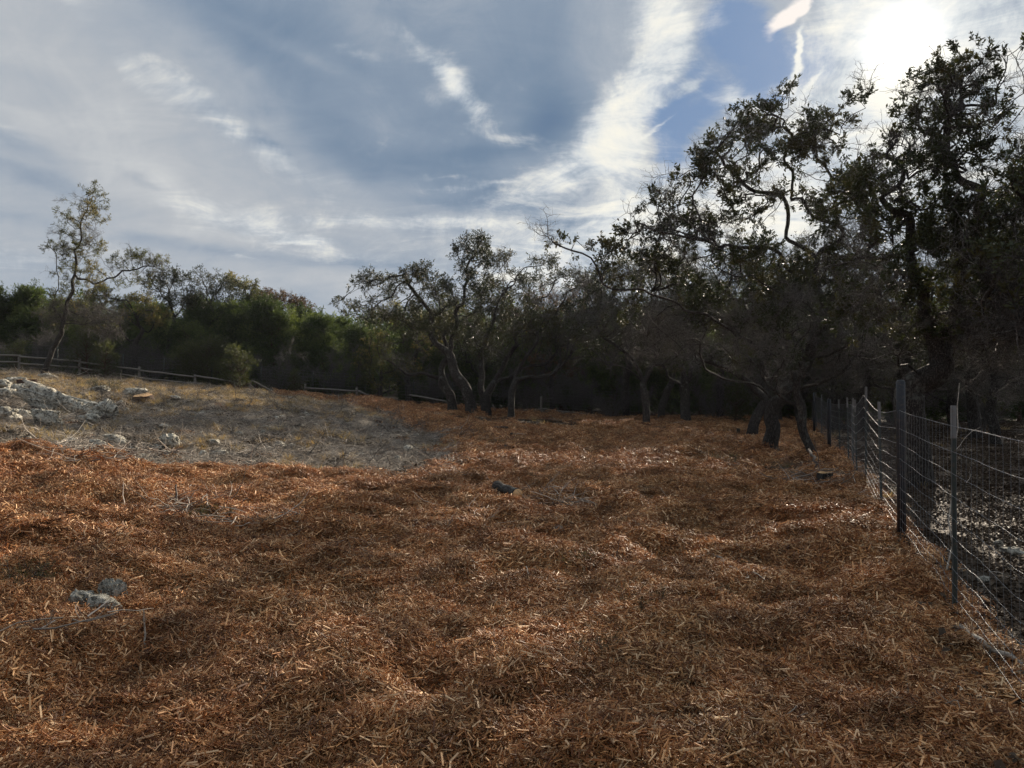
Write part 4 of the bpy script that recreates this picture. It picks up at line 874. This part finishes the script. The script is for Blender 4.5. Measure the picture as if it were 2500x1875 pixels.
for i, (px, d, H, Rm, lb) in enumerate([(500, 43.2, 2.5, 1.5, 'olive juniper bush behind the second rail panel'), (452, 43.0, 2.1, 1.0, 'small bright juniper bush left of the olive one'), (545, 43.6, 2.3, 1.2, 'rounded juniper bush touching the end post')]):
    o = juniper('juniper_bush', lb, foot(px, d), H, Rm, 150 + i, 420, C_JNY, 4, 1.0, group='juniper bushes behind the rails', shape=.45); o['category'] = 'bush'
# bare grey shrubs
def bare_shrub(base, H, R_, seed, label, nst=12):
    rng = np.random.RandomState(seed); root = empty('bare_shrub', base); tag(root, label, 'shrub', 'leafless grey shrubs along the fence'); lst = []; pp = []; dd = []
    for i in range(nst):
        a = rng.rand() * 2 * PI; st = wiggle((rng.randn() * .1, rng.randn() * .1, -.05), (math.cos(a) * R_ / H, math.sin(a) * R_ / H, 1), H * (.6 + .5 * rng.rand()), 9, .16, .02, rng); lst.append((st, np.linspace(.022, .005, 10), 5, .5))
        for j in range(22): k = 2 + int(rng.rand() * 7.9); pp.append(st[k] + rng.randn(3) * .05); dd.append((st[k] - st[k - 1]) * 8 + rng.randn(3) * .7)
    V_, q, c_ = join_tubes(lst); link('stems', np_mesh('stems', V_, q), M_BARKG, root)
    scatter('bare_twigs', np.array(pp), dirs_to_euler(np.array(dd), rng.rand(len(pp)) * 6.28), .7 + .6 * rng.rand(len(pp)), rng.randint(0, 7, len(pp)), C_BARE, root); return root
for i, (px, d, H, R_, lb) in enumerate([
        (60, 42.5, 2.6, 1.6, 'grey leafless shrub left of the leaning oak'), (165, 42.5, 3.2, 1.8, 'grey leafless shrub wrapped round the leaning oak foot'), (370, 43, 3.0, 1.9, 'arching leafless shrub behind the second rail post'),
        (300, 43.5, 2.6, 1.4, 'leafless shrub behind the first open rail panel'), (690, 45, 2.6, 1.6, 'leafless shrub behind the wire between the braces'), (820, 45, 3.0, 1.6, 'leafless shrub behind the short rail panel'),
        (1060, 44, 2.6, 1.6, 'leafless shrub behind the oak trunk pair'), (1290, 42, 3.0, 1.8, 'leafless shrub hung over the lone brown post'), (1400, 43, 3.0, 1.8, 'leafless shrub right of the lone brown post'),
        (1490, 41, 3.0, 1.8, 'leafless shrub left of the thin-trunked oak'), (1750, 38, 2.8, 1.6, 'leafless shrub right of the straight oak'), (2060, 33, 3.4, 1.8, 'leafless shrub behind the steel post row'), (2390, 30, 3.4, 1.8, 'leafless shrub past the fence in the shade')]):
    bare_shrub(foot(px, d), H, R_, 200 + i, lb)
# woodland beyond, one dark mass
def woodland():
    rng = np.random.RandomState(5); n = 12000; px = rng.uniform(-700, 3300, n); d = rng.uniform(56, 74, n); x = (px - 1250) / F * d
    Hm = np.interp(px, [-700, 0, 300, 650, 800, 1000, 1500, 2000, 2600, 3300], [5, 5.0, 5.2, 5.9, 4.6, 6.5, 8, 9.5, 10, 10]) * (.8 + .25 * fbm(p3(x * .25, d * .25, 0), 2, 90))
    z0 = gz(x, d); z = z0 + Hm * rng.rand(n) + .2; p = np.stack([x, d, z], 1)
    D_ = rng.randn(n, 3) * .6 + [0, -.2, .7]
    o = scatter('distant_woodland', p, dirs_to_euler(D_, rng.rand(n) * 6.28), 2.2 * (.8 + .6 * rng.rand(n)), rng.randint(0, 6, n), C_JUN); tag(o, 'dark far woodland closing the view behind the clearing', 'woodland')
woodland()

# ------------------------------------------------------------------ right-hand wire fence
def wire_fence():
    root = empty('wire_fence', (3.24, 5.65, gz1(3.24, 5.65))); tag(root, 'galvanised woven wire fence on green steel posts running away on the right', 'fence')
    o0 = Vector(root.location)
    tops = {}
    pts = [(FENCE[0][0] + .9, 2.2)] + FENCE[1:]
    # T-post: flange + stem profile, studs
    prof = [(-.019, .004), (.019, .004), (.019, .0), (.003, .0), (.003, -.028), (-.003, -.028), (-.003, 0), (-.019, 0)]
    def tpost(h):
        V_ = []; 
        for z in (-.1, h): V_ += [(x_, y_, z) for x_, y_ in prof]
        f = [(i, (i + 1) % 8, 8 + (i + 1) % 8, 8 + i) for i in range(8)]
        me = bpy.data.meshes.new('post'); 
        for k in range(int(h / .055)):
            b_ = len(V_); z = .04 + k * .055; V_ += [(-.006, .004, z), (.006, .004, z), (.006, .010, z + .006), (-.006, .010, z + .006), (.006, .004, z + .014), (-.006, .004, z + .014)]; f += [(b_, b_ + 1, b_ + 2, b_ + 3), (b_ + 3, b_ + 2, b_ + 4, b_ + 5)]
        me.from_pydata(V_, [], f); me.update(); return me
    me_p = tpost(1.5); capV = []
    for z in (1.26, 1.502): capV += [(x_ * 1.08, (y_ + .012) * 1.12 - .012, z) for x_, y_ in prof]
    me_c = bpy.data.meshes.new('cap'); me_c.from_pydata(capV, [], [(i, (i + 1) % 8, 8 + (i + 1) % 8, 8 + i) for i in range(8)] + [(8, 9, 10, 11), (8, 11, 14, 15), (11, 12, 13, 14)]); me_c.update()
    for i, (x, y) in enumerate(pts):
        z = gz1(x, y); zz_ = z
        if (x, y) == (4.11, 8.1):
            pm = tube_mesh('pipe_post', [(0, 0, -.1), (0, 0, .5), (0, 0, 1.2), (0, 0, 1.66), (0, 0, 1.68)], [.045, .045, .045, .045, .03], 16)
            o = link('pipe_post', pm, M_PIPE, root); o['label'] = 'thick black round pipe post'; o.location = Vector((x, y, z)) - o0; continue
        if y in (20.2, 28): 
            pm = tube_mesh('pipe_post', [(0, 0, -.1), (0, 0, .5), (0, 0, 1.2), (0, 0, 1.55)], .05, 12); o = link('pipe_post', pm, M_PIPE, root); o.location = Vector((x + .1, y + .9, gz1(x + .1, y + .9))) - o0
        o = link('fence_post', me_p, M_POST, root); o.location = Vector((x, y, z)) - o0; o.rotation_euler = (RND.uniform(-.02, .02), RND.uniform(-.015, .02), math.atan2(.36, 1) * -1 + PI / 2)
        c = link('post_cap', me_c, M_CAPM, o)
    # wires: heights of a woven field fence, sagging between posts
    hs = [.04, .13, .22, .32, .43, .55, .69, .85, 1.01, 1.17, 1.36]
    P2 = np.array(pts, float); seg = np.concatenate([[0], np.cumsum(np.linalg.norm(np.diff(P2, axis=0), axis=1))]); T_ = seg[-1]
    sN = np.arange(0, T_, .12); fx = np.interp(sN, seg, P2[:, 0]) - .018; fy = np.interp(sN, seg, P2[:, 1])
    gzz = np.interp(sN, seg, gz(P2[:, 0], P2[:, 1])); gz_s = gz(fx, fy)
    ph = np.interp(sN, seg, np.arange(len(seg))) % 1; sag = -.012 * 4 * ph * (1 - ph)
    def hw(h): return gzz + h + sag * (h / 1.4) + .003 * np.sin(sN * 3.1 + h * 9) + .25 * (gz_s - gzz) * (1 - h / 1.4)
    for k, h in enumerate(hs):
        r = .0017 if 0 < k < len(hs) - 1 else .0020
        pp = np.stack([fx + .003 * np.sin(sN * 6 + k), fy, hw(h)], 1) - np.array(o0)
        link('line_wire', tube_mesh('line_wire', pp, r, 4), M_WIRE, root)
    # stay wires with the knots where they cross the line wires
    Vs, Fs, off = [], [], 0; ks = np.arange(0, T_, .155); near_n = 0
    for s_ in ks:
        x = np.interp(s_, sN, fx) - .003; y = np.interp(s_, sN, fy)
        pl = [(x + .003 * math.sin(s_ * 40 + j), y, np.interp(s_, sN, hw(h))) for j, h in enumerate(hs)]
        a, f = tube_arrays(np.array(pl) - np.array(o0), [.0013] * len(pl), 3, off); 
        if near_n < 200 and y < 28:
            link('stay_wire', np_mesh('stay_wire', a, f - off), M_WIRE, root); near_n += 1
            if y < 14:
                Vk, Fk, ok = [], [], 0
        else: Vs.append(a); Fs.append(f); off += len(a)
    if Vs: link('stay_wires', np_mesh('stay_wires', np.concatenate(Vs), np.concatenate(Fs)), M_WIRE, root)['kind'] = 'stuff'
    Vs, Fs, off = [], [], 0
    for s_ in ks:
        y = np.interp(s_, sN, fy)
        if y > 18: break
        x = np.interp(s_, sN, fx) - .002
        for h in hs[1:]:
            z = np.interp(s_, sN, hw(h)); a, f = tube_arrays(np.array([(x - .004, y - .011, z - .003), (x - .003, y, z + .004), (x - .004, y + .011, z - .003)]) - np.array(o0), [.0018, .0030, .0018], 4, off); Vs.append(a); Fs.append(f); off += len(a)
    link('wire_knots', np_mesh('wire_knots', np.concatenate(Vs), np.concatenate(Fs)), M_WIRE, root)['kind'] = 'stuff'
wire_fence()

# ------------------------------------------------------------------ far rail fence and the wire behind it
def beam(name, a, b, r, mat, parent, o0, sides=7, rough=.1, n=6, r1=None):
    a = Vector(a); b = Vector(b); pts = [a.lerp(b, i / n) for i in range(n + 1)]; L = (b - a).length
    pts = [p + Vector((0, 0, .0035 * L * math.sin(i * 1.9 + L) if 0 < i < n else 0)) for i, p in enumerate(pts)]
    rr = np.linspace(r, r1 or r * .9, n + 1)
    return link(name, tube_mesh(name, [tuple(p - Vector(o0)) for p in pts], rr, sides, rough), mat, parent)
def post(px, top, basepy, d, parent, o0, r=.07):
    t = P(px, top, d); g = gz1(t.x, t.y); return beam('post', (t.x, t.y, g - .15), t, r, M_RAIL, parent, o0, 9, .1, 5)
def rail_section(label, posts, rails, d_of):
    o0 = P(posts[0][0], posts[0][2], d_of(posts[0][0])); root = empty('rail_fence', o0); tag(root, label, 'fence', 'rustic pole rail fence sections')
    for px, t, b_ in posts: post(px, t, b_, d_of(px), root, o0)
    for (x0, y0, x1, y1) in rails: beam('rail', P(x0, y0, d_of(x0) - .09), P(x1, y1, d_of(x1) - .09), .047, M_RAIL, root, o0, 7)
d_of = lambda px: float(np.interp(px, [-200, 47, 195, 340, 476, 611, 745, 871, 1321, 1500], [38.5, 39, 39.7, 40.3, 41, 41.6, 42, 42.3, 41, 40]))
rail_section('weathered pole rail fence stepping down the left slope to its end post', [(-100, 862, 885), (47, 866, 894), (195, 874, 907), (340, 895, 935), (476, 914, 950), (611, 929, 963)],
    [(-100, 863, 47, 868), (-100, 880, 47, 884), (47, 870, 195, 882), (47, 887, 195, 897), (195, 884, 340, 902), (195, 898, 340, 920), (340, 904, 476, 920), (340, 923, 476, 936), (476, 917, 611, 938), (476, 937, 611, 951), (614, 928, 679, 963)], d_of)
rail_section('short pole rail panel standing alone with its slanting brace', [(745, 938, 969), (871, 946, 977)], [(745, 947, 871, 955), (745, 963, 871, 969), (875, 954, 928, 979), (640, 965, 745, 967)], d_of)
rail_section('collapsed pole rails around the lone brown post behind the oaks', [(1321, 968, 1013)], [(1215, 1006, 1321, 999), (1325, 998, 1384, 1006), (1384, 1006, 1460, 1015), (1124, 995, 1203, 997), (1203, 988, 1212, 1008), (1000, 964, 1090, 980), (1325, 1004, 1400, 1013)], d_of)
def far_mesh():
    px0, px1 = 560, 1180; d1 = lambda px: d_of(px) + 1.6
    o0 = P(600, 965, d1(600)); root = empty('deer_fence', o0); tag(root, 'tall dark wire mesh fence standing behind the pole rails', 'fence')
    for px in (140, 300, 400, 517, 637, 764, 891, 1010, 1105, 1445, 1560):
        x = (px - 1250) / F * d1(px); y = d1(px); g = gz1(x, y); link('fence_post', tube_mesh('fence_post', [(x - o0.x, y - o0.y, g - .2 - o0.z), (x - o0.x, y - o0.y, g + 1.45 - o0.z)], .024, 5), M_POST, root)
    Vs, Fs, off = [], [], 0; pxs = np.arange(-40, 1560, 10.0)
    q = np.array([((p_ - 1250) / F * d1(p_), d1(p_)) for p_ in pxs]); g = gz(q[:, 0], q[:, 1])
    for h in (.05, .2, .35, .5, .68, .86, 1.05, 1.25, 1.4):
        link('line_wire', tube_mesh('line_wire', np.stack([q[:, 0], q[:, 1], g + h], 1) - np.array(o0), .004, 3), M_WIRE, root)
    for i in range(0, len(pxs)):
        a, f = tube_arrays(np.array([(q[i, 0], q[i, 1], g[i] + .03), (q[i, 0], q[i, 1], g[i] + 1.41)]) - np.array(o0), [.003, .003], 3, off); Vs.append(a); Fs.append(f); off += len(a)
    link('stay_wires', np_mesh('stay_wires', np.concatenate(Vs), np.concatenate(Fs)), M_WIRE, root)['kind'] = 'stuff'
far_mesh()

# ------------------------------------------------------------------ rocks
def rock(label, px, py, wpx, hpx, seed, depth=.8, rot=0.0, tilt=0.0, sink=.12, group='limestone rocks', boxy=.5, cat='rock', sub=4):
    import bmesh
    g = G(px, py); k = g.y / F; Wm = wpx * k * 1.04; Hm = hpx * k * 1.02; bm = bmesh.new(); bmesh.ops.create_icosphere(bm, subdivisions=sub, radius=1)
    V_ = np.array([v.co for v in bm.verts]); n = V_ / np.linalg.norm(V_, axis=1)[:, None]
    pw = n / (np.abs(n) ** (1 / max(1 - boxy, .15))).sum(1)[:, None] ** max(1 - boxy, .15) if False else n * (1 + boxy * .5 * (1 / np.maximum(np.abs(n).max(1), .58) - 1))[:, None]
    f = 1 + .34 * fbm(n * 1.5 + seed * 3.7, 3, seed) - .26 * np.abs(fbm(n * 3.6 + seed, 4, seed + 5, .6)) + .10 * fbm(n * 10, 3, seed + 9, .6)
    # flat facets from a few random cuts
    rg = np.random.RandomState(seed); V_ = pw * f[:, None]
    for _ in range(7):
        d = rg.randn(3); d /= np.linalg.norm(d); c = .66 + .18 * rg.rand(); s_ = V_ @ d; V_ = V_ - np.maximum(s_ - c, 0)[:, None] * d * .8
    V_ = V_ * np.array([Wm / 2, Wm / 2 * depth, Hm / 2 * 1.12]); st_ = np.round(V_[:, 2] / (Hm * .22)) * Hm * .22; V_[:, 2] = V_[:, 2] * .55 + st_ * .45; V_[:, 2] += Hm * (.5 - sink * .8)
    for v, c in zip(bm.verts, V_): v.co = c
    me = bpy.data.meshes.new('rock'); bm.to_mesh(me); bm.free(); me.polygons.foreach_set('use_smooth', [True] * len(me.polygons))
    o = link('rock', me, M_ROCK); o.location = (g.x, g.y, g.z - Hm * .02); o.rotation_euler = (0, math.radians(tilt), math.radians(rot)); tag(o, label, cat, group); return o
R_ = [
    ('flat tan stone leaning in the chips edge below the bank', 300, 1118, 26, 10, {}), ('broken pale rubble stone right of the dead brush heap', 585, 1062, 22, 10, {}), ('grey rubble stone above the dark log', 650, 1048, 20, 10, {}), ('pale rubble stone on the crest by the second rail panel', 430, 975, 26, 9, {}),
    ('long grey limestone slab sloping down the bank', 150, 1000, 190, 46, dict(depth=.35, tilt=17, boxy=.8, sink=.2)),
    ('tan angular block at the foot of the long slab', 256, 1018, 66, 40, dict(depth=.7, tilt=14, boxy=.9)),
    ('pale rock topping the heap beside the tall stump', 40, 940, 52, 22, {}), ('pale rock at the left of the heap beside the tall stump', 6, 950, 54, 28, {}),
    ('rounded rock low in the heap beside the tall stump', 50, 962, 42, 24, {}), ('flat rock lowest in the heap at the left edge', 12, 968, 56, 20, {}),
    ('dark-faced wedge rock below the flat orange stump', 108, 1034, 66, 40, dict(boxy=.9, tilt=8)), ('broken ledge rock at the left edge below the heap', 14, 1026, 60, 32, dict(boxy=.8)), ('second ledge rock beside the dark-faced wedge', 58, 1022, 44, 24, {}),
    ('pitted dark rock under the tan block', 226, 1036, 44, 26, {}), ('small chunky rock low on the bank with a tan top', 240, 1102, 36, 26, dict(boxy=.9)),
    ('slanting pale flat rock above the chunky one', 280, 1078, 58, 18, dict(tilt=18)), ('big rounded dark boulder out on the grey clearing', 412, 1094, 50, 32, dict(boxy=.4)),
    ('low stone leaning on the big rounded boulder', 380, 1102, 32, 16, {}), ('pale stone right of the big boulder in dry grass', 534, 1120, 40, 24, {}), ('flat pale stone farther right near the chips edge', 610, 1136, 30, 14, {}),
    ('small grey stone below the big boulder', 402, 1112, 26, 14, {}), ('knobbly stone left of the big boulder', 326, 1108, 28, 20, {}), ('grey boulder beside the orange-topped stump', 328, 968, 50, 24, {}),
    ('pale stone half buried on the right of the grey clearing', 682, 1096, 30, 18, {}), ('low grey stone near the dark log on the clearing', 520, 1088, 34, 16, {}), ('faint flat rock between the long slab and the fence', 240, 958, 60, 16, {}), ('small rock behind the tall stump', 112, 925, 36, 14, {}),
    ('mossy dark rock of the foreground trio in the chips', 204, 1486, 84, 44, dict(depth=.8, sink=.2)), ('pitted pale rock at the front of the foreground trio', 246, 1492, 78, 42, dict(depth=.7, sink=.2)), ('smooth light rock at the back of the foreground trio', 272, 1466, 62, 50, dict(depth=.7, boxy=.8, sink=.2)),
    ('little broken stone below the foreground trio', 172, 1508, 30, 20, {}), ('small white stone alone in the middle chips', 1286, 1306, 26, 12, {}), ('grey flat stone in the dark patch of middle chips', 1362, 1302, 34, 14, {}),
    ('round pale stone beyond the wire fence', 2438, 1335, 22, 18, {}), ('grey stone in the leaves beyond the wire fence', 2468, 1355, 50, 20, {}), ('buried stone beyond the fence near the frame edge', 2400, 1420, 30, 14, {})]
for i, (lb, px, py, w_, h_, kw) in enumerate(R_): rock(lb, px, py, w_, h_, 11 + i * 3, rot=RND.uniform(-25, 25) if 'tilt' not in kw else 0, sub=5 if w_ > 60 else 4, **kw)

# ------------------------------------------------------------------ stumps, logs and sticks
def stump(label, px, py, wpx, hpx, seed, barkm=M_BARKR, flat=False):
    g = G(px, py); k = g.y / F; r = wpx * k / 2; h = hpx * k; root = empty('stump', tuple(g)); root.rotation_euler = (math.radians(14 if hpx < 18 and wpx > 20 else 3), 0, 0); tag(root, label, 'stump', 'cut tree stumps'); rng = np.random.RandomState(seed); S_ = 22
    ang = np.arange(S_) * 2 * PI / S_; lob = 1 + .16 * np.sin(ang * 3 + seed) + .10 * np.sin(ang * 5 + 2 * seed) + .05 * rng.randn(S_); V_ = []
    for t, fl in ((-.25, 1.35), (.0, 1.22), (.35, 1.04), (.8, 1.0), (1.0, .97)): V_ += [(r * l_ * fl * math.cos(a), r * l_ * fl * math.sin(a), h * t + .02 * r * math.cos(a)) for a, l_ in zip(ang, lob)]
    q = [(i * S_ + j, i * S_ + (j + 1) % S_, (i + 1) * S_ + (j + 1) % S_, (i + 1) * S_ + j) for i in range(4) for j in range(S_)]
    link('bark', np_mesh('bark', np.array(V_), np.array(q)), barkm, root)
    T_ = [(v[0] * .985, v[1] * .985, v[2] + .002) for v in V_[-S_:]] + [(0, 0, h + .006)]
    link('cut_face', np_mesh('cut_face', np.array(T_), np.array([(S_, j, (j + 1) % S_) for j in range(S_)]), False), M_CUT, root)
stump('tall dark red stump standing among the pale rocks', 66, 958, 40, 32, 1); stump('low flat stump with a bright orange cut top by the long slab', 103, 994, 42, 13, 2)
stump('low stump with an orange cut top beside the grey boulder', 352, 980, 42, 16, 3); stump('small dark post-like stump left of the furrowed oak', 1807, 1096, 9, 19, 4, M_BARK); stump('little stump in the shade behind the post-like one', 1803, 1062, 8, 16, 5, M_BARK)
def log(label, px0, py0, px1, py1, rpx, seed, endcut=True, barkm=M_BARK, cat='log', lift=.8):
    a = G(px0, py0); b = G(px1, py1); k = a.y / F; r = rpx * k; root = empty('log', tuple(a)); tag(root, label, cat, 'cut logs and chunks'); a2 = Vector((0, 0, r * lift)); b2 = b - a + Vector((0, 0, r * lift)); n = 6
    pts = [a2.lerp(b2, i / n) for i in range(n + 1)]; link('bark', tube_mesh('bark', [tuple(p) for p in pts], [r * (1 + .08 * math.sin(i * 2 + seed)) for i in range(n + 1)], 14, .15), barkm, root)
    if endcut:
        for c, dv in ((b2, (b2 - a2).normalized()), (a2, (a2 - b2).normalized())):
            me = tube_mesh('cut_face', [tuple(c - dv * .01), tuple(c + dv * .012)], r * .93, 14); link('cut_face', me, M_CUT, root)
log('short black log with an orange sawn end lying in the middle chips', 1213, 1206, 1264, 1226, 12, 1, lift=1.5); log('thin dark log on the grey clearing', 640, 1072, 694, 1078, 4, 2)
log('dark chunk of wood in the shade at the chips edge', 918, 1034, 932, 1036, 4, 3, barkm=M_BARKR); log('second dark chunk beside the first', 922, 1041, 936, 1043, 3, 4)
log('dark flat log on the leaf patch in front of the oaks', 1205, 1048, 1240, 1047, 3, 5, False); log('dark splintered log in the far chips', 1225, 1092, 1256, 1095, 4, 6, False); log('thin dark log above the splintered one', 1248, 1062, 1280, 1062, 2.5, 7, False)
log('brown log lying right of the thin-trunked oak', 1595, 1048, 1625, 1047, 3, 8, False, M_BARKR)
log('dark log fragment in the left debris', 8, 1056, 32, 1064, 4, 9, False)
def stick(label, pix, r, seed, mat=M_STICK, lift=None, side=2, cat='stick', group='loose sticks'):
    """pix: pixels on the ground, optionally with a height in metres"""
    pts = []
    for p_ in pix:
        g = G(p_[0], p_[1]); pts.append((g.x, g.y, g.z + r + (p_[2] if len(p_) > 2 else .012)))
    rng = np.random.RandomState(seed); o0 = np.array(pts[0]); P_ = np.array(pts); t = np.linspace(0, len(P_) - 1, 9); Q = np.stack([np.interp(t, np.arange(len(P_)), P_[:, k]) for k in range(3)], 1)
    L = np.linalg.norm(Q[-1] - Q[0]); Q[1:-1] += rng.randn(7, 3) * L * .012
    lst = [(Q - o0, np.linspace(r, r * .45, 9), 7, .5)]
    for _ in range(side):
        i = 2 + int(rng.rand() * 5); d = (Q[i + 1] - Q[i]) / np.linalg.norm(Q[i + 1] - Q[i]) + rng.randn(3) * .6; d[2] = abs(d[2]) * .4; lst.append((wiggle(Q[i] - o0, d, L * .3, 4, .15, rnd=rng), np.linspace(r * .45, r * .2, 5), 5, .5))
    V_, q, c_ = join_tubes(lst); o = link('stick', np_mesh('stick', V_, q), mat); o.location = tuple(o0); tag(o, label, cat, group); return o
stick('pale crooked stick standing upright below the rock trio', [(353, 1605), (353, 1600, .08), (352, 1598, .17), (350, 1597, .235)], .007, 1, side=1)
stick('orange split sliver lying left of the rock trio', [(62, 1500), (110, 1514), (160, 1526)], .012, 2, M_CUT, side=0)
stick('long grey branch lying in the chips right of middle', [(1738, 1362), (1790, 1395), (1850, 1432), (1920, 1455)], .016, 3, side=3)
stick('grey pole against the foot of the wire fence', [(2345, 1548), (2390, 1580), (2440, 1615), (2520, 1650)], .026, 4, side=0)
stick('thin branch near the bottom right', [(1862, 1757), (1930, 1770), (2000, 1792)], .010, 5, side=2)
stick('short split stick lying in front of the middle tufts', [(1400, 1452), (1425, 1478)], .008, 6, M_STICK, side=0)
stick('pale peeled stick lying in the left chips', [(390, 1285), (412, 1300), (424, 1312)], .011, 7, side=0)
stick('flat brown stick in the left chips', [(222, 1292), (260, 1290), (305, 1288)], .016, 8, M_DSTICK, side=0)
stick('dark stick pair end in the left foreground', [(400, 1522), (430, 1540), (455, 1552)], .014, 9, M_DSTICK, side=0)
stick('thin curved branch in the lower middle chips', [(1270, 1352), (1300, 1332), (1340, 1324)], .006, 10, side=1)
stick('bright split stick right of the brush pile', [(552, 1285), (562, 1272), (572, 1262)], .010, 11, side=0)
stick('long dark twig right of the brush pile', [(575, 1220), (620, 1218), (665, 1214)], .008, 12, M_DSTICK, side=3)
stick('bleached branch fallen along the chips edge', [(120, 1090), (160, 1087), (205, 1078)], .018, 13, side=3); stick('bleached branch by the low bank stones', [(260, 1091), (300, 1090), (340, 1088)], .022, 14, side=2)
stick('pale branch curling over the tan block', [(218, 1034), (228, 1022, .1), (240, 1020, .12), (266, 1024, .05)], .014, 15, side=1)
stick('long crooked stick on the grey clearing', [(440, 1110), (500, 1132), (560, 1132)], .012, 16, M_DSTICK, side=2)
stick('pale limb in the twig heap on the clearing', [(460, 1010), (490, 1025), (520, 1038)], .018, 17, side=4)
stick('thin grey limb on the clearing near the chips bay', [(545, 1145), (590, 1160), (640, 1166)], .011, 18, side=3)
stick('leaning broken limb at the root snag by the fence', [(1975, 1135, .3), (1990, 1150, .15), (2004, 1166)], .035, 19, M_DSTICK, side=0)
stick('thin spike rising from the root snag', [(2002, 1166), (1996, 1160, .35), (1988, 1155, .62)], .010, 20, M_DSTICK, side=0)
stick('low curved branch reaching left from the root snag', [(1948, 1163), (1970, 1168), (2030, 1172)], .014, 21, side=2)
stick('fallen grey branch beside the dull green tuft', [(1772, 1140), (1800, 1140), (1828, 1148)], .016, 22, M_DSTICK, side=2)
stick('stub of wood standing up in the brush pile', [(430, 1238), (430, 1236, .12), (430, 1235, .24)], .020, 23, M_DSTICK, side=0)
stick('thin sapling whip leaning against the steel post', [(2310, 1400), (2322, 1380, .6), (2338, 1370, 1.4), (2346, 1365, 1.75)], .008, 24, side=1)
stick('dark stake in the chips at middle right', [(1505, 1370), (1508, 1368, .10), (1512, 1367, .20)], .007, 25, M_DSTICK, side=1)
stick('pale chip-like stick upright near the bottom middle', [(1300, 1445), (1292, 1430, .05), (1285, 1412, .08)], .008, 26, side=0)
stick('bent pale twig at the lower left', [(620, 1762), (640, 1740, .02), (648, 1700, .03)], .006, 27, side=0)
stump('broken root snag by the wire fence', 2012, 1172, 34, 18, 9, M_BARK)
# brush pile of many thin branches
def brush(label, px, py, Rm, Hm, n, seed):
    g = G(px, py); rng = np.random.RandomState(seed); lst = []
    for _ in range(n):
        a = rng.rand() * 6.28; r = Rm * math.sqrt(rng.rand()); h = rng.rand() * 6.28; c = .12 + .35 * rng.rand() ** 2
        z0 = Hm * rng.rand() * (1 - r / Rm); lst.append((wiggle((r * math.cos(a), r * math.sin(a), z0 + .01), (math.cos(h), math.sin(h), rng.randn() * .25), .2 + .6 * rng.rand(), 6, .2, .03, rng), np.linspace(.004 + .006 * rng.rand() ** 2, .002, 7), 4, np.array([c, c * .88, c * .75])))
    V_, q, c_ = join_tubes(lst); V_[:, 2] = np.maximum(V_[:, 2], -.02); o = link('brush_pile', np_mesh('brush_pile', V_, q, True, {'col': ('FLOAT_COLOR', 'POINT', c_)}), M_TWIG); o.location = tuple(g); tag(o, label, 'brush pile', 'heaps of cut brush')
brush('loose pile of thin grey branches in the left chips', 455, 1262, .75, .25, 130, 1); brush('heap of grey brush on the open clearing', 480, 1030, 1.6, .4, 150, 2); brush('smaller brush heap right of the first on the clearing', 545, 1050, 1.4, .3, 110, 3)
brush('thin brush beside the black log', 1335, 1222, .6, .10, 60, 4); brush('brush around the root snag by the wire fence', 2010, 1176, .8, .2, 70, 5); brush('brush scraps at the left chips edge', 230, 1110, 1.3, .2, 120, 6)
brush('brush heap under the left rail fence', 60, 915, 2.0, .6, 160, 7); brush('brush strewn before the tallest rail post', 250, 930, 1.8, .5, 140, 8)
# green tufts in the chips
def tuft(label, px, py, Rm, Hm, n, seed, coll=C_TFT):
    g = G(px, py); rng = np.random.RandomState(seed); a = rng.rand(n) * 6.28; r = Rm * np.sqrt(rng.rand(n)) * .6; p_ = np.stack([r * np.cos(a), r * np.sin(a), np.zeros(n)], 1); D_ = np.stack([np.cos(a) * .7, np.sin(a) * .7, np.full(n, .8)], 1) + rng.randn(n, 3) * .2
    root = empty('juniper_tuft', tuple(g)); tag(root, label, 'tuft', 'cut juniper tufts in the chips')
    scatter('sprays', p_, dirs_to_euler(D_, rng.rand(n) * 6.28), Hm / .36 * (.6 + .5 * rng.rand(n)), rng.randint(0, 4, n), coll, root)
tuft('low dull green tuft in the middle chips, left of its neighbour', 1383, 1380, .10, .16, 9, 1); tuft('green tuft in the middle chips, right of its neighbour', 1438, 1388, .12, .14, 10, 2); tuft('grey-green tuft at the right of the middle chips', 1748, 1470, .15, .12, 10, 3)
tuft('brown-green tuft over a dark hollow in the lower middle', 1570, 1490, .15, .14, 10, 4); tuft('grey-green tuft at the left frame edge above the rock trio', 30, 1440, .32, .2, 20, 5); tuft('green tuft tucked in the brush pile', 520, 1275, .2, .2, 16, 6)
tuft('small dark tuft near the bottom middle', 1465, 1610, .12, .13, 9, 7); tuft('dull green tuft in front of the furrowed oak', 1775, 1136, .35, .25, 18, 8); tuft('spiky dark green tuft on the upper bank', 255, 955, .5, .5, 24, 9); tuft('long low green tuft left of the root snag', 1895, 1150, .35, .18, 16, 10)

# ------------------------------------------------------------------ haze volume added to lift the dark trees, standing in for lens flare
hz_me = box_mesh('haze', 3200, 3200, 29, 0); hz_m = bpy.data.materials.new('haze'); hz_m.use_nodes = True; ht = NT(hz_m.node_tree); ht.n.clear()
pv = ht.new('ShaderNodeVolumePrincipled'); pv.inputs['Color'].default_value = (.82, .88, 1.0, 1); pv.inputs['Density'].default_value = .00014; pv.inputs['Anisotropy'].default_value = .5
ho = ht.new('ShaderNodeOutputMaterial'); ht.l.new(pv.outputs[0], ho.inputs['Volume'])
hz_o = link('haze', hz_me, hz_m); hz_o.location = (0, 0, -3.0); hz_o['kind'] = 'stuff'; hz_o['label'] = 'thin pale haze added to lift the dark trees'
